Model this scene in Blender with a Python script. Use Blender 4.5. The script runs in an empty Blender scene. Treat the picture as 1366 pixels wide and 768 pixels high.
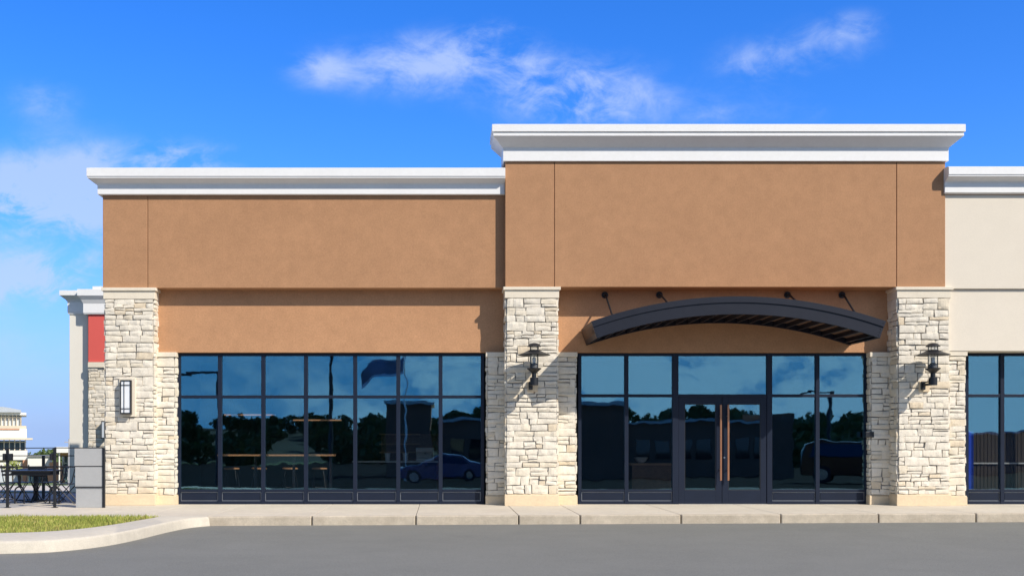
import bpy, bmesh, math, random
from mathutils import Vector, Matrix, noise
random.seed(7)
C = bpy.context.scene.collection
F, PX, PY, EYE = 1440.0, 588.0, 590.0, 1.37       # lens and horizon measured on the photo (1366 px wide)
def gx(x, Y): return (x - PX) * Y / F
def gz(y, Y): return EYE + (PY - y) * Y / F
def smooth(t): t = max(0, min(1, t)); return t * t * (3 - 2 * t)

# ------------------------------------------------------------------ materials
def nodes_of(name):
    m = bpy.data.materials.new(name); m.use_nodes = True
    nt = m.node_tree; b = nt.nodes['Principled BSDF']
    return m, nt, b
def N(nt, t, **kw):
    n = nt.nodes.new(t)
    for k, v in kw.items():
        if k in n.inputs.keys(): n.inputs[k].default_value = v
        else: setattr(n, k, v)
    return n
def L(nt, a, b): nt.links.new(a, b)
def mixc(nt, fac, a, b, blend='MIX'):
    n = nt.nodes.new('ShaderNodeMix'); n.data_type = 'RGBA'; n.blend_type = blend
    for i, v in ((0, fac), (6, a), (7, b)):
        if isinstance(v, bpy.types.NodeSocket): L(nt, v, n.inputs[i])
        else: n.inputs[i].default_value = v if i == 0 else (tuple(v) + (1,))[:4]
    return n.outputs[2]
def math_(nt, op, a, b=None, clamp=False):
    n = nt.nodes.new('ShaderNodeMath'); n.operation = op; n.use_clamp = clamp
    for i, v in ((0, a), (1, b)):
        if v is None: continue
        if isinstance(v, bpy.types.NodeSocket): L(nt, v, n.inputs[i])
        else: n.inputs[i].default_value = v
    return n.outputs[0]
def mrange(nt, v, a, b, c, d, smoothstep=False):
    n = nt.nodes.new('ShaderNodeMapRange')
    if smoothstep: n.interpolation_type = 'SMOOTHSTEP'
    L(nt, v, n.inputs[0])
    for i, x in enumerate((a, b, c, d)): n.inputs[i + 1].default_value = x
    return n.outputs[0]
def tnoise(nt, co, scale, detail=4, rough=.55, dist=0):
    n = N(nt, 'ShaderNodeTexNoise', Scale=scale, Detail=detail, Roughness=rough, Distortion=dist)
    if co is not None: L(nt, co, n.inputs['Vector'])
    return n.outputs['Fac']
def coords(nt, scale=None):
    t = nt.nodes.new('ShaderNodeTexCoord')
    if scale is None: return t.outputs['Object']
    m = nt.nodes.new('ShaderNodeMapping'); m.inputs['Scale'].default_value = scale
    L(nt, t.outputs['Object'], m.inputs['Vector']); return m.outputs['Vector']
def sc3(c, f): return tuple(min(1, v * f) for v in c[:3])

def surf(name, col, rough=.6, metal=0, layers=((2, .1),), bump=0, bscale=60, spec=.5, stain=None, streak=None, bdist=.01, attr=None):
    """base colour varied by object-space noise layers (scale, strength)"""
    m, nt, b = nodes_of(name)
    co = coords(nt)
    c = col + (1,) if len(col) == 3 else col
    if attr:
        a = N(nt, 'ShaderNodeAttribute', attribute_name='rnd')
        r = nt.nodes.new('ShaderNodeValToRGB')
        el = r.color_ramp.elements
        while len(el) < len(attr): el.new(.5)
        for e, (p, cc) in zip(el, attr): e.position = p; e.color = tuple(cc) + (1,)
        L(nt, a.outputs['Fac'], r.inputs[0]); cur = r.outputs[0]
    else:
        rgb = nt.nodes.new('ShaderNodeRGB'); rgb.outputs[0].default_value = c; cur = rgb.outputs[0]
    for s, k in layers:
        f = mrange(nt, tnoise(nt, co, s, 5, .6), .3, .7, 1 - k, 1 + k)
        g = nt.nodes.new('ShaderNodeCombineColor')
        for i in range(3): L(nt, f, g.inputs[i])
        cur = mixc(nt, 1, cur, g.outputs[0], 'MULTIPLY')
    if stain:
        sc, lo, hi, k, dark = stain
        f = mrange(nt, tnoise(nt, co, sc, 8, .65, .6), lo, hi, 0, k)
        cur = mixc(nt, f, cur, dark)
    if streak:
        sc, k, dark = streak
        f = mrange(nt, tnoise(nt, coords(nt, sc), 1, 5, .6), .52, .8, 0, k)
        cur = mixc(nt, f, cur, dark)
    L(nt, cur, b.inputs['Base Color'])
    b.inputs['Roughness'].default_value = rough
    b.inputs['Metallic'].default_value = metal
    b.inputs['Specular IOR Level'].default_value = spec
    if bump:
        bp = N(nt, 'ShaderNodeBump', Strength=bump, Distance=bdist)
        L(nt, tnoise(nt, co, bscale, 6, .65), bp.inputs['Height']); L(nt, bp.outputs[0], b.inputs['Normal'])
    return m

BROWN = (.430, .236, .128)
M = {}
M['stucco'] = surf('brown_stucco', BROWN, .9, layers=((.9, .04), (4, .06), (30, .08), (130, .13)), bump=.7, bscale=130, spec=.2,
                   streak=((3.0, 3.0, .35), .10, (.33, .155, .085)), bdist=.006)
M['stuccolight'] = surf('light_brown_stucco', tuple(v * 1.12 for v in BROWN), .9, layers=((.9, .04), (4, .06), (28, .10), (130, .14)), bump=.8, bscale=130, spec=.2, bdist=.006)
M['cream'] = surf('cream_stucco', (.735, .665, .56), .9, layers=((2, .02), (40, .03)), bump=.4, bscale=130, spec=.2, bdist=.005)
M['white'] = surf('white_trim_paint', (.80, .80, .80), .5, layers=((1.5, .02), (12, .02)), bump=.15, bscale=70, spec=.3,
                  streak=((2.2, 2.2, .5), .10, (.60, .60, .58)), bdist=.004)
M['stone'] = surf('split_limestone', (.6, .55, .45), .85, layers=((7, .07), (40, .06)), bump=.8, bscale=38, spec=.2, bdist=.012,
                  attr=[(0, (.72, .66, .56)), (.35, (.78, .72, .615)), (.75, (.755, .685, .565)), (.92, (.70, .62, .49)), (1, (.70, .585, .43))])
M['mortar'] = surf('grey_mortar', (.28, .265, .245), .95, layers=((20, .15),), bump=.5, bscale=90)
M['palestucco'] = surf('pale_stucco', (.77, .735, .655), .9, layers=((2, .02), (40, .03)), spec=.2)
M['cap'] = surf('cut_limestone', (.74, .665, .54), .8, layers=((3, .05), (30, .05)), bump=.25, bscale=60, spec=.25)
M['plinth'] = surf('tan_limestone', (.72, .58, .40), .8, layers=((2, .06), (18, .06)), bump=.3, bscale=50, spec=.25,
                   stain=(2.5, .5, .75, .35, (.55, .48, .38)))
M['frame'] = surf('dark_aluminium', (.010, .016, .034), .45, .0, layers=((3, .08),), spec=.25)
M['framelight'] = surf('panel_edge_aluminium', (.30, .32, .36), .4, .3, layers=((3, .08),))
M['black'] = surf('black_painted_metal', (.012, .013, .017), .42, .0, layers=((8, .15),), spec=.5)
M['awning'] = surf('charcoal_metal', (.010, .012, .022), .45, .0, layers=((1.2, .10), (14, .08)), spec=.35, streak=((4, 4, 1.2), .15, (.03, .033, .04)))
M['awnwood'] = surf('brown_soffit_boards', (.20, .115, .075), .7, layers=((4, .15), (30, .1)))
M['copper'] = surf('copper_bronze', (.46, .215, .12), .4, .75, layers=((5, .12), (40, .08)), stain=(9, .55, .7, .5, (.42, .10, .07)))
M['steel'] = surf('brushed_steel', (.55, .55, .56), .3, 1, layers=((20, .1),))
M['concrete'] = surf('pale_concrete', (.60, .535, .44), .9, layers=((.8, .06), (6, .07), (60, .09)), bump=.4, bscale=110, spec=.2,
                     stain=(1.1, .5, .8, .35, (.46, .405, .33)), bdist=.006)
M['kerb'] = surf('weathered_kerb_concrete', (.50, .435, .345), .9, layers=((1.2, .10), (7, .12), (50, .12)), bump=.7, bscale=60, spec=.2,
                 stain=(2.2, .45, .75, .5, (.33, .27, .20)), bdist=.01)
M['kerbwhite'] = surf('new_kerb_concrete', (.54, .495, .415), .9, layers=((.9, .06), (8, .07), (60, .08)), bump=.5, bscale=80, spec=.2,
                      stain=(1.6, .55, .8, .35, (.47, .43, .36)), bdist=.008)
M['joint'] = surf('dark_joint', (.10, .09, .08), .95)
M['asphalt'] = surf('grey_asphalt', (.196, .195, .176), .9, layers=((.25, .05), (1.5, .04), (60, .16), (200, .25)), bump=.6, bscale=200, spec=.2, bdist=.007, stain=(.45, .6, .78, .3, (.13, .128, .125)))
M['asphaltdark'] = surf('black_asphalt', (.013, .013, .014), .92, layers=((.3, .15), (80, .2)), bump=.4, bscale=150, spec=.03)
M['patio'] = surf('blue_grey_paving', (.40, .385, .36), .9, layers=((.6, .08), (30, .1)), bump=.3, bscale=80, spec=.2)
M['soil'] = surf('rough_green_ground', (.075, .10, .035), .95, layers=((.05, .25), (.6, .2), (9, .25)))
M['forestfloor'] = surf('dark_forest_floor', (.022, .026, .013), .95, layers=((.05, .25), (.6, .2)))
M['lawn'] = surf('lawn_green', (.13, .17, .045), .95, layers=((.3, .2), (3, .2), (40, .25)))
M['turf'] = surf('turf_soil', (.15, .135, .05), .95, layers=((3, .25), (25, .3)), bump=.6, bscale=40, stain=(1.4, .52, .66, .8, (.20, .10, .045)))
M['blade'] = surf('grass_blades', (.2, .2, .05), .8, layers=((1.5, .25),), spec=.2,
                  attr=[(0, (.19, .23, .045)), (.4, (.31, .36, .075)), (.75, (.42, .39, .11)), (1, (.50, .40, .16))])
M['leaf'] = surf('green_leaves', (.07, .11, .03), .7, spec=.3, layers=((.5, .2),),
                 attr=[(0, (.035, .065, .018)), (.5, (.065, .105, .03)), (1, (.12, .15, .045))])
M['lime'] = surf('young_leaves', (.3, .3, .06), .7, layers=((2, .2),), attr=[(0, (.20, .25, .05)), (1, (.38, .38, .09))])
M['bark'] = surf('bark', (.10, .075, .055), .95, layers=((9, .25),), bump=.6, bscale=30)
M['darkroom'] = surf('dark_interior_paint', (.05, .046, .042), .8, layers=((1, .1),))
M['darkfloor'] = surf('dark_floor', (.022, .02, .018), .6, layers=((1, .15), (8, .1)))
M['wood'] = surf('warm_wood', (.52, .27, .13), .5, layers=((2, .12), (20, .12)))
M['walnut'] = surf('brown_cabinet_wood', (.25, .12, .055), .5, layers=((1.5, .2), (12, .15)))
M['pale'] = surf('pale_laminate', (.6, .58, .54), .4, layers=((3, .05),))
M['ceramic'] = surf('white_ceramic', (.7, .7, .68), .25, layers=((5, .03),))
M['brownpaper'] = surf('dark_brown_boards', (.045, .035, .028), .8, layers=((1, .15),), streak=((60, 60, .8), .6, (.02, .016, .013)))
M['blue'] = surf('blue_panel', (.02, .07, .55), .4, layers=((2, .1),))
M['red'] = surf('red_sign_panel', (.66, .105, .085), .6, layers=((1, .03),))
M['greypanel'] = surf('grey_screen_panel', (.38, .385, .39), .55, layers=((1.2, .05), (15, .03)))
M['brick'] = surf('orange_brick', (.56, .29, .18), .9, layers=((.6, .1), (9, .12)))
M['farwhite'] = surf('far_white_cladding', (.74, .73, .69), .7, layers=((.2, .03), (1.5, .03)))
M['fargold'] = surf('cream_metal', (.66, .58, .44), .7, layers=((.5, .06),))
M['farglass'] = surf('dark_teal_glass', (.022, .055, .085), .25, layers=((.6, .3),), spec=.5)
M['farpale'] = surf('pale_translucent_panel', (.52, .57, .62), .4, layers=((.7, .08),))
M['rooftile'] = surf('silver_metal_roof', (.55, .58, .62), .4, .4, layers=((1, .1),))
M['brickdark'] = surf('brown_brick', (.24, .10, .05), .9, layers=((.5, .15), (8, .15)))
M['carblue'] = surf('dark_blue_car_paint', (.03, .07, .20), .12, .4, layers=((1, .05),), spec=.6)
M['carblack'] = surf('black_car_paint', (.012, .014, .02), .12, .3, layers=((1, .05),), spec=.6)
M['cartint'] = surf('tinted_car_glass', (.01, .012, .014), .05, layers=((1, .05),), spec=.8)
M['tyre'] = surf('rubber', (.015, .015, .015), .85)
M['chrome'] = surf('bright_metal', (.7, .7, .72), .12, 1)
M['flagcloth'] = surf('grey_flag_cloth', (.26, .26, .30), .8)
M['flagpale'] = surf('pale_flag_cloth', (.8, .8, .8), .8)
M['sconce'] = surf('opal_glass', (.78, .80, .83), .25, layers=((2, .02),), spec=.5)
M['rtan'] = surf('membrane_roof', (.45, .44, .42), .9)

def glass_mat(name, refl, trans, wave=.0022, rough=0.012):
    m, nt, b = nodes_of(name)
    out = nt.nodes['Material Output']; nt.nodes.remove(b)
    g = N(nt, 'ShaderNodeBsdfGlossy', Roughness=rough); g.inputs['Color'].default_value = (1, 1, 1, 1)
    t = N(nt, 'ShaderNodeBsdfTransparent'); t.inputs['Color'].default_value = trans + (1,)
    co = coords(nt)
    bp = N(nt, 'ShaderNodeBump', Strength=.5, Distance=wave)
    L(nt, tnoise(nt, co, 1.5, 2, .5), bp.inputs['Height']); L(nt, bp.outputs[0], g.inputs['Normal'])
    g.inputs['Color'].default_value = refl + (1,)
    add = nt.nodes.new('ShaderNodeAddShader')
    L(nt, g.outputs[0], add.inputs[0]); L(nt, t.outputs[0], add.inputs[1]); L(nt, add.outputs[0], out.inputs['Surface'])
    return m
M['glass'] = glass_mat('coated_window_glass', (.085, .165, .20), (.78, .79, .79))
def clear_mat():
    m, nt, b = nodes_of('clear_lantern_glass')
    out = nt.nodes['Material Output']; nt.nodes.remove(b)
    g = N(nt, 'ShaderNodeBsdfGlossy', Roughness=.03); t = N(nt, 'ShaderNodeBsdfTransparent')
    t.inputs['Color'].default_value = (.93, .95, .96, 1)
    lw = N(nt, 'ShaderNodeLayerWeight', Blend=.12); mx = nt.nodes.new('ShaderNodeMixShader')
    L(nt, lw.outputs['Fresnel'], mx.inputs[0]); L(nt, t.outputs[0], mx.inputs[1]); L(nt, g.outputs[0], mx.inputs[2])
    df = N(nt, 'ShaderNodeBsdfDiffuse'); df.inputs['Color'].default_value = (.8, .82, .84, 1); m2 = nt.nodes.new('ShaderNodeMixShader'); m2.inputs[0].default_value = .13
    L(nt, mx.outputs[0], m2.inputs[1]); L(nt, df.outputs[0], m2.inputs[2]); L(nt, m2.outputs[0], out.inputs['Surface']); return m
M['clear'] = clear_mat()

# ------------------------------------------------------------------ mesh building
class MB:
    def __init__(s): s.v = []; s.f = []; s.r = []
    def add(s, vs, fs, rnd=None):
        n = len(s.v); s.v += [tuple(v) for v in vs]; s.f += [tuple(i + n for i in f) for f in fs]
        s.r += [random.random() if rnd is None else rnd] * len(fs); return s
    def box(s, x0, x1, y0, y1, z0, z1, rnd=None):
        if x0 > x1: x0, x1 = x1, x0
        if y0 > y1: y0, y1 = y1, y0
        if z0 > z1: z0, z1 = z1, z0
        vs = [(x, y, z) for z in (z0, z1) for y in (y0, y1) for x in (x0, x1)]
        return s.add(vs, [(0, 2, 3, 1), (4, 5, 7, 6), (0, 1, 5, 4), (2, 6, 7, 3), (0, 4, 6, 2), (1, 3, 7, 5)], rnd)
    def prism(s, poly, axis, a, b):
        """extrude a polygon of 2D points along an axis ('x','y','z') from a to b"""
        def p(q, t): return {'x': (t, q[0], q[1]), 'y': (q[0], t, q[1]), 'z': (q[0], q[1], t)}[axis]
        n = len(poly); vs = [p(q, a) for q in poly] + [p(q, b) for q in poly]
        fs = [tuple(range(n)), tuple(range(2 * n - 1, n - 1, -1))] + [(i, i + n, (i + 1) % n + n, (i + 1) % n) for i in range(n)]
        return s.add(vs, fs)
    def lathe(s, prof, c=(0, 0, 0), seg=24, caps=True):
        vs = []; fs = []
        for r, z in prof:
            for k in range(seg):
                a = 2 * math.pi * k / seg; vs.append((c[0] + r * math.cos(a), c[1] + r * math.sin(a), c[2] + z))
        for i in range(len(prof) - 1):
            for k in range(seg):
                k2 = (k + 1) % seg; fs.append((i * seg + k, i * seg + k2, (i + 1) * seg + k2, (i + 1) * seg + k))
        if caps:
            fs.append(tuple(range(seg - 1, -1, -1))); o = (len(prof) - 1) * seg; fs.append(tuple(range(o, o + seg)))
        return s.add(vs, fs)
    def tube(s, pts, r, seg=8):
        pts = [Vector(p) for p in pts]; rs = r if isinstance(r, (list, tuple)) else [r] * len(pts)
        vs = []; fs = []; up = None
        for i, p in enumerate(pts):
            d = (pts[min(i + 1, len(pts) - 1)] - pts[max(i - 1, 0)]).normalized()
            if up is None: up = Vector((0, 0, 1)) if abs(d.z) < .9 else Vector((1, 0, 0))
            u = d.cross(up).normalized(); w = u.cross(d).normalized(); up = w
            for k in range(seg):
                a = 2 * math.pi * k / seg; vs.append(p + (u * math.cos(a) + w * math.sin(a)) * rs[i])
        for i in range(len(pts) - 1):
            for k in range(seg):
                k2 = (k + 1) % seg; fs.append((i * seg + k, i * seg + k2, (i + 1) * seg + k2, (i + 1) * seg + k))
        fs.append(tuple(range(seg - 1, -1, -1))); o = (len(pts) - 1) * seg; fs.append(tuple(range(o, o + seg)))
        return s.add(vs, fs)
    def build(s, name, mat, parent=None, bevel=0, smooth_=False, seg=2):
        off = Vector((0, 0, 0)); p = parent
        while p is not None: off += p.location; p = p.parent
        me = bpy.data.meshes.new(name)
        me.from_pydata([(x - off.x, y - off.y, z - off.z) for x, y, z in s.v], [], s.f)
        a = me.attributes.new('rnd', 'FLOAT', 'FACE'); a.data.foreach_set('value', s.r)
        bm = bmesh.new(); bm.from_mesh(me); bmesh.ops.recalc_face_normals(bm, faces=bm.faces); bm.to_mesh(me); bm.free()
        me.materials.append(M[mat])
        o = bpy.data.objects.new(name, me); C.objects.link(o)
        if parent is not None: o.parent = parent
        if bevel:
            b = o.modifiers.new('edge', 'BEVEL'); b.width = bevel; b.segments = seg; b.limit_method = 'ANGLE'; b.angle_limit = math.radians(40)
        if smooth_:
            for q in me.polygons: q.use_smooth = True
            me.set_sharp_from_angle(angle=math.radians(38))
        return o
def tag(o, label=None, cat=None, group=None, kind=None):
    if label: o['label'] = label
    if cat: o['category'] = cat
    if group: o['group'] = group
    if kind: o['kind'] = kind
    return o
def thing(name, label, cat, loc=(0, 0, 0), group=None):
    o = bpy.data.objects.new(name, None); C.objects.link(o); o.location = loc
    return tag(o, label, cat, group)
def copy_tree(o, parent=None):
    c = o.copy(); C.objects.link(c); c.parent = parent
    for ch in o.children: copy_tree(ch, c)
    return c

# ------------------------------------------------------------------ terrain
PROF = [(-3000, -2.2), (-40, -1.6), (2, -.36), (11, -.172), (22.5, -.172), (24, -.06), (31.5, -.06), (45, -.66), (60, -1.13), (80, -1.80), (115, -2.9), (200, -4.6), (1000, -14), (5000, -54)]
def G(Y):
    for (a, za), (b, zb) in zip(PROF, PROF[1:]):
        if a <= Y <= b: return za + (zb - za) * (Y - a) / (b - a)
    return PROF[-1][1]
def sheet(name, mat, x0, x1, y0, y1, lift, outline=None):
    ys = sorted({y0, y1} | {y for y, _ in PROF if y0 < y < y1}); m = MB()
    for a, b in zip(ys, ys[1:]):
        m.add([(x0, a, G(a) + lift), (x1, a, G(a) + lift), (x1, b, G(b) + lift), (x0, b, G(b) + lift)], [(0, 1, 2, 3)])
    return tag(m.build(name, mat), kind='structure')
tag(sheet('ground', 'soil', -4000, 4000, -3000, 5000, -.02), 'rough green ground running down to the horizon')
tag(sheet('driveway', 'asphalt', -60, 60, 11.8, 21.5, 0), 'smooth grey asphalt drive in front of the shops')
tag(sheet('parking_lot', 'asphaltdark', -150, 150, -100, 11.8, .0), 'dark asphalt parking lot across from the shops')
tag(tag(MB().box(-60, -7.38, 22.73, 29.4, -.2, -.004).build('patio_paving', 'patio'), kind='structure'), 'blue grey paving of the patio')
tag(sheet('back_road', 'concrete', -90, -5, 44, 78, .004), 'pale concrete road beyond the patio')
tag(sheet('far_lawn', 'lawn', -120, -5, 78, 113, .004), 'strip of green lawn before the far buildings')
tag(sheet('lawn_verge', 'lawn', -90, gx(16, 41), 38, 44, .006), 'short green verge behind the patio')
# slot under the patio is closed by the sidewalk front

# ------------------------------------------------------------------ sidewalk, kerbs, grass island
def edgeY(X): return 20.03 + (X + 4.35) * .061
WALL = 24.12
jx = [-4.345, -2.41, -.47, 1.47, 2.64, 4.58, 6.52, 8.44, 10.38, 12.3, 14.3, 16.3, 18.3, 20.3, 22.3]
KW = .16
sw = MB(); kb = MB()
g = .006
for a, b in zip(jx, jx[1:]):
    a2, b2 = a + g, b - g
    ya, yb = edgeY(a2) + KW, edgeY(b2) + KW
    sw.prism([(a2, ya + .005), (b2, yb + .005), (b2, WALL), (a2, WALL)], 'z', -.16, 0)
for k, (a, b) in enumerate(zip(jx, jx[1:])):
    a2, b2 = a + .010, b - .010
    j = random.uniform(-.004, .004); zt = random.uniform(-.003, .002)
    kb.prism([(a2, edgeY(a2) + j), (b2, edgeY(b2) + j), (b2, edgeY(b2) + KW), (a2, edgeY(a2) + KW)], 'z', -.21, zt)
# left run of the walk, in front of patio and building corner
lx = [-24, -20, -16, -13.0, -11.0, -9.0, -7.0, -5.6, -4.345]
for a, b in zip(lx, lx[1:]):
    sw.box(a + g, b - g, 20.22, 22.72 if b <= -7.3 else WALL, -.16, -.001)
tag(sw.build('sidewalk', 'concrete', bevel=.006), 'pale concrete sidewalk slabs along the shopfronts', kind='structure')
tag(kb.build('kerb', 'kerb', bevel=.022, seg=3), 'stained concrete kerb along the sidewalk edge', kind='structure')
base = MB().box(-24, 22.3, 21.9, 24.0, -.21, -.03).box(-24, -4.3, 20.3, 21.9, -.21, -.03)
base.prism([(-4.3, 20.12), (22, edgeY(22) + .09), (22, 21.95), (-4.3, 21.95)], 'z', -.209, -.012)
tag(base.build('sidewalk_bed', 'joint'), 'dark bed seen in the sidewalk joints', kind='structure')

def ground_pt(x, y): Y = F * EYE / (y - PY); return (gx(x, Y), Y)
outer = [ground_pt(*p) for p in [(-420, 729), (-250, 727), (-120, 724.5), (0, 721.5), (60, 720), (110, 716), (150, 711), (185, 704.5), (212, 698.5), (235, 693.8), (255, 690.6), (279, 688.6)]]
inner = [ground_pt(*p) for p in [(-420, 716), (-250, 714.5), (-120, 713), (0, 710.5), (60, 708.5), (110, 704.5), (150, 699.3), (182, 694), (200, 691.0), (209, 689.3), (213, 688.2), (214, 687.9)]]
def refine(ps, n=5):
    out = []
    for i in range(len(ps) - 1):
        p0, p1, p2, p3 = (Vector(ps[max(i - 1, 0)]), Vector(ps[i]), Vector(ps[i + 1]), Vector(ps[min(i + 2, len(ps) - 1)]))
        for k in range(n):
            t = k / n
            out.append(tuple(.5 * ((2 * p1) + (p2 - p0) * t + (2 * p0 - 5 * p1 + 4 * p2 - p3) * t * t + (3 * p1 - p0 - 3 * p2 + p3) * t ** 3)))
    return out + [ps[-1]]
O, I = refine(outer), refine(inner)
ik = MB(); prof_rows = []
n = len(O)
vs = []; fs = []
for i in range(n):
    o, q = Vector(O[i]), Vector(I[i]); d = (q - o).normalized()
    for (t, z) in ((-.02, -.21), (.0, -.035), (.018, -.010), (.05, .002)):
        p = o + d * t; vs.append((p.x, p.y, z))
    vs.append((q.x, q.y, .001)); vs.append((q.x, q.y, -.1))
for i in range(n - 1):
    for k in range(5):
        fs.append((i * 6 + k, i * 6 + 6 + k, i * 6 + 7 + k, i * 6 + k + 1))
ik.add(vs, fs)
# small concrete apron between the island tip and the sidewalk
tag(ik.build('island_kerb', 'kerbwhite', smooth_=True), 'pale curved kerb round the grass island', kind='structure')
ap = MB(); tip = I[-12:]
ap.prism([(-4.36, 20.215), (I[-1][0], 20.215)] + [], 'z', -.1, -.003) if False else None
soil = MB(); poly = [(x, y) for x, y in I] + [(I[-1][0], 20.21), (I[0][0], 20.21)]
soil.prism(poly, 'z', -.12, -.025)
isl = tag(soil.build('turf_bed', 'turf'), 'soil under the grass island', kind='structure')
def inside(x, y, P):
    c = False; j = len(P) - 1
    for i in range(len(P)):
        if (P[i][1] > y) != (P[j][1] > y) and x < (P[j][0] - P[i][0]) * (y - P[i][1]) / (P[j][1] - P[i][1]) + P[i][0]: c = not c
        j = i
    return c
# apron filling the wedge between kerb tip and walk
wedge = MB(); w_o = O[-1]
wedge.prism([(I[-1][0], I[-1][1]), (I[-1][0], 20.215), (-4.36, 20.215), (-4.36, 20.03)], 'z', -.2, -.002)
tag(wedge.build('kerb_apron', 'kerbwhite'), 'pale concrete corner joining island kerb and walk', kind='structure')
gr = MB(); cnt = 0
xs = [p[0] for p in poly]; x0, x1 = max(min(xs), -11.5), max(xs); y0, y1 = min(p[1] for p in poly), 20.2
while cnt < 26000:
    x, y = random.uniform(x0, x1), random.uniform(y0, y1)
    if not inside(x, y, poly): continue
    nn = noise.noise(Vector((x * .9, y * .9, 3))) + .5 * noise.noise(Vector((x * 3, y * 3, 8)))
    cnt += 1
    if nn < -.42 and random.random() < .75: continue
    h = random.uniform(.035, .085) * (1 + .35 * nn); a = random.uniform(0, math.pi * 2); w = random.uniform(.004, .008)
    lx_, ly_ = random.gauss(0, .022), random.gauss(0, .022); ca, sa = math.cos(a) * w, math.sin(a) * w
    r = min(1, max(0, random.gauss(.45 + nn * -.25, .24)))
    gr.add([(x - ca, y - sa, -.03), (x + ca, y + sa, -.03), (x + lx_ * .5 + ca * .7, y + ly_ * .5 + sa * .7, -.03 + h * .6), (x + lx_, y + ly_, -.03 + h)], [(0, 1, 2), (0, 2, 3)], r)
tag(gr.build('grass', 'blade'), 'short yellow green grass on the island', kind='stuff')

# ------------------------------------------------------------------ stonework
def stone_face(m, mm, org, u, nrm, width, rows, rseed, edge=0.0):
    """courses of split stones on a vertical face; org = lower corner, u = along, nrm = outward"""
    rr = random.Random(rseed); org, u, nrm = Vector(org), Vector(u), Vector(nrm); z = Vector((0, 0, 1))
    def stone(a, b, c, d):
        gp = rr.uniform(.005, .0105); a += gp; b -= gp; c += gp * .8; d -= gp * .8
        if b - a < .02 or d - c < .02: return
        nx = max(2, int((b - a) / .07) + 1); ny = max(2, int((d - c) / .055) + 1)
        out = rr.uniform(.018, .048); tilt = rr.uniform(-.006, .006); tv = rr.uniform(-.004, .004); rs = rr.uniform(0, 99)
        j = [rr.uniform(-.013, .013) for _ in range(8)]; col = rr.random()
        vs = []; fs = []
        for iy in range(ny + 1):
            for ix in range(nx + 1):
                s, t = ix / nx, iy / ny
                uu = a + (b - a) * s + (j[0] * (1 - t) + j[1] * t) * (1 - s) + (j[2] * (1 - t) + j[3] * t) * s
                vv = c + (d - c) * t + (j[4] * (1 - s) + j[5] * s) * (1 - t) + (j[6] * (1 - s) + j[7] * s) * t
                vv = min(vv, H - .002); vv = max(vv, 0); uu = min(max(uu, -.012), width + .012)
                e = min(s, 1 - s) * (b - a), min(t, 1 - t) * (d - c)
                rim = -.007 if min(e) < 1e-6 else 0
                h = out + tilt * (s - .5) + tv * (t - .5) + .012 * noise.noise(Vector((uu * 8, vv * 6, rs))) + .006 * noise.noise(Vector((uu * 27, vv * 27, rs))) + rim
                uo = uu + (.004 * noise.noise(Vector((vv * 30, rs, 1))) if rim else 0); vo = vv + (.004 * noise.noise(Vector((uu * 30, rs, 2))) if rim else 0)
                vs.append(org + u * uo + z * vo + nrm * h)
        W = nx + 1
        for iy in range(ny):
            for ix in range(nx): k = iy * W + ix; fs.append((k, k + 1, k + W + 1, k + W))
        ring = [i for i in range(W)] + [W * (iy + 1) - 1 for iy in range(1, ny + 1)] + [ny * W + i for i in range(nx - 1, -1, -1)] + [iy * W for iy in range(ny - 1, 0, -1)]
        o = len(vs); vs += [vs[i] - nrm * ((vs[i] - org).dot(nrm) + .02) for i in ring]
        for k in range(len(ring)): k2 = (k + 1) % len(ring); fs.append((ring[k2], ring[k], o + k, o + k2))
        m.add(vs, fs, col)
    H = rows[-1]
    for c, d in zip(rows, rows[1:]):
        x = 0; first = True
        while x < width - 1e-6:
            w = rr.choice((rr.uniform(.14, .28), rr.uniform(.25, .45), rr.uniform(.32, .56)))
            if first and width > .6: w *= rr.uniform(.5, 1)
            if width - x - w < .12: w = width - x
            first = False; h = d - c
            if h > .145 and rr.random() < .55:
                s = c + h * rr.uniform(.35, .65)
                if w > .34 and rr.random() < .6:
                    q = x + w * rr.uniform(.35, .65)
                    stone(x, q, c, s); stone(q, x + w, c, s); stone(x, x + w, s, d) if rr.random() < .5 else (stone(x, q, s, d), stone(q, x + w, s, d))
                else: stone(x, x + w, c, s); stone(x, x + w, s, d)
            else: stone(x, x + w, c, d)
            x += w
def courses(h, seed, lo=.10, hi=.20):
    rr = random.Random(seed); r = [0]
    while r[-1] < h - .001:
        s = rr.uniform(lo, hi)
        if h - r[-1] - s < .10: s = h - r[-1]
        r.append(r[-1] + s)
    return r
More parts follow.
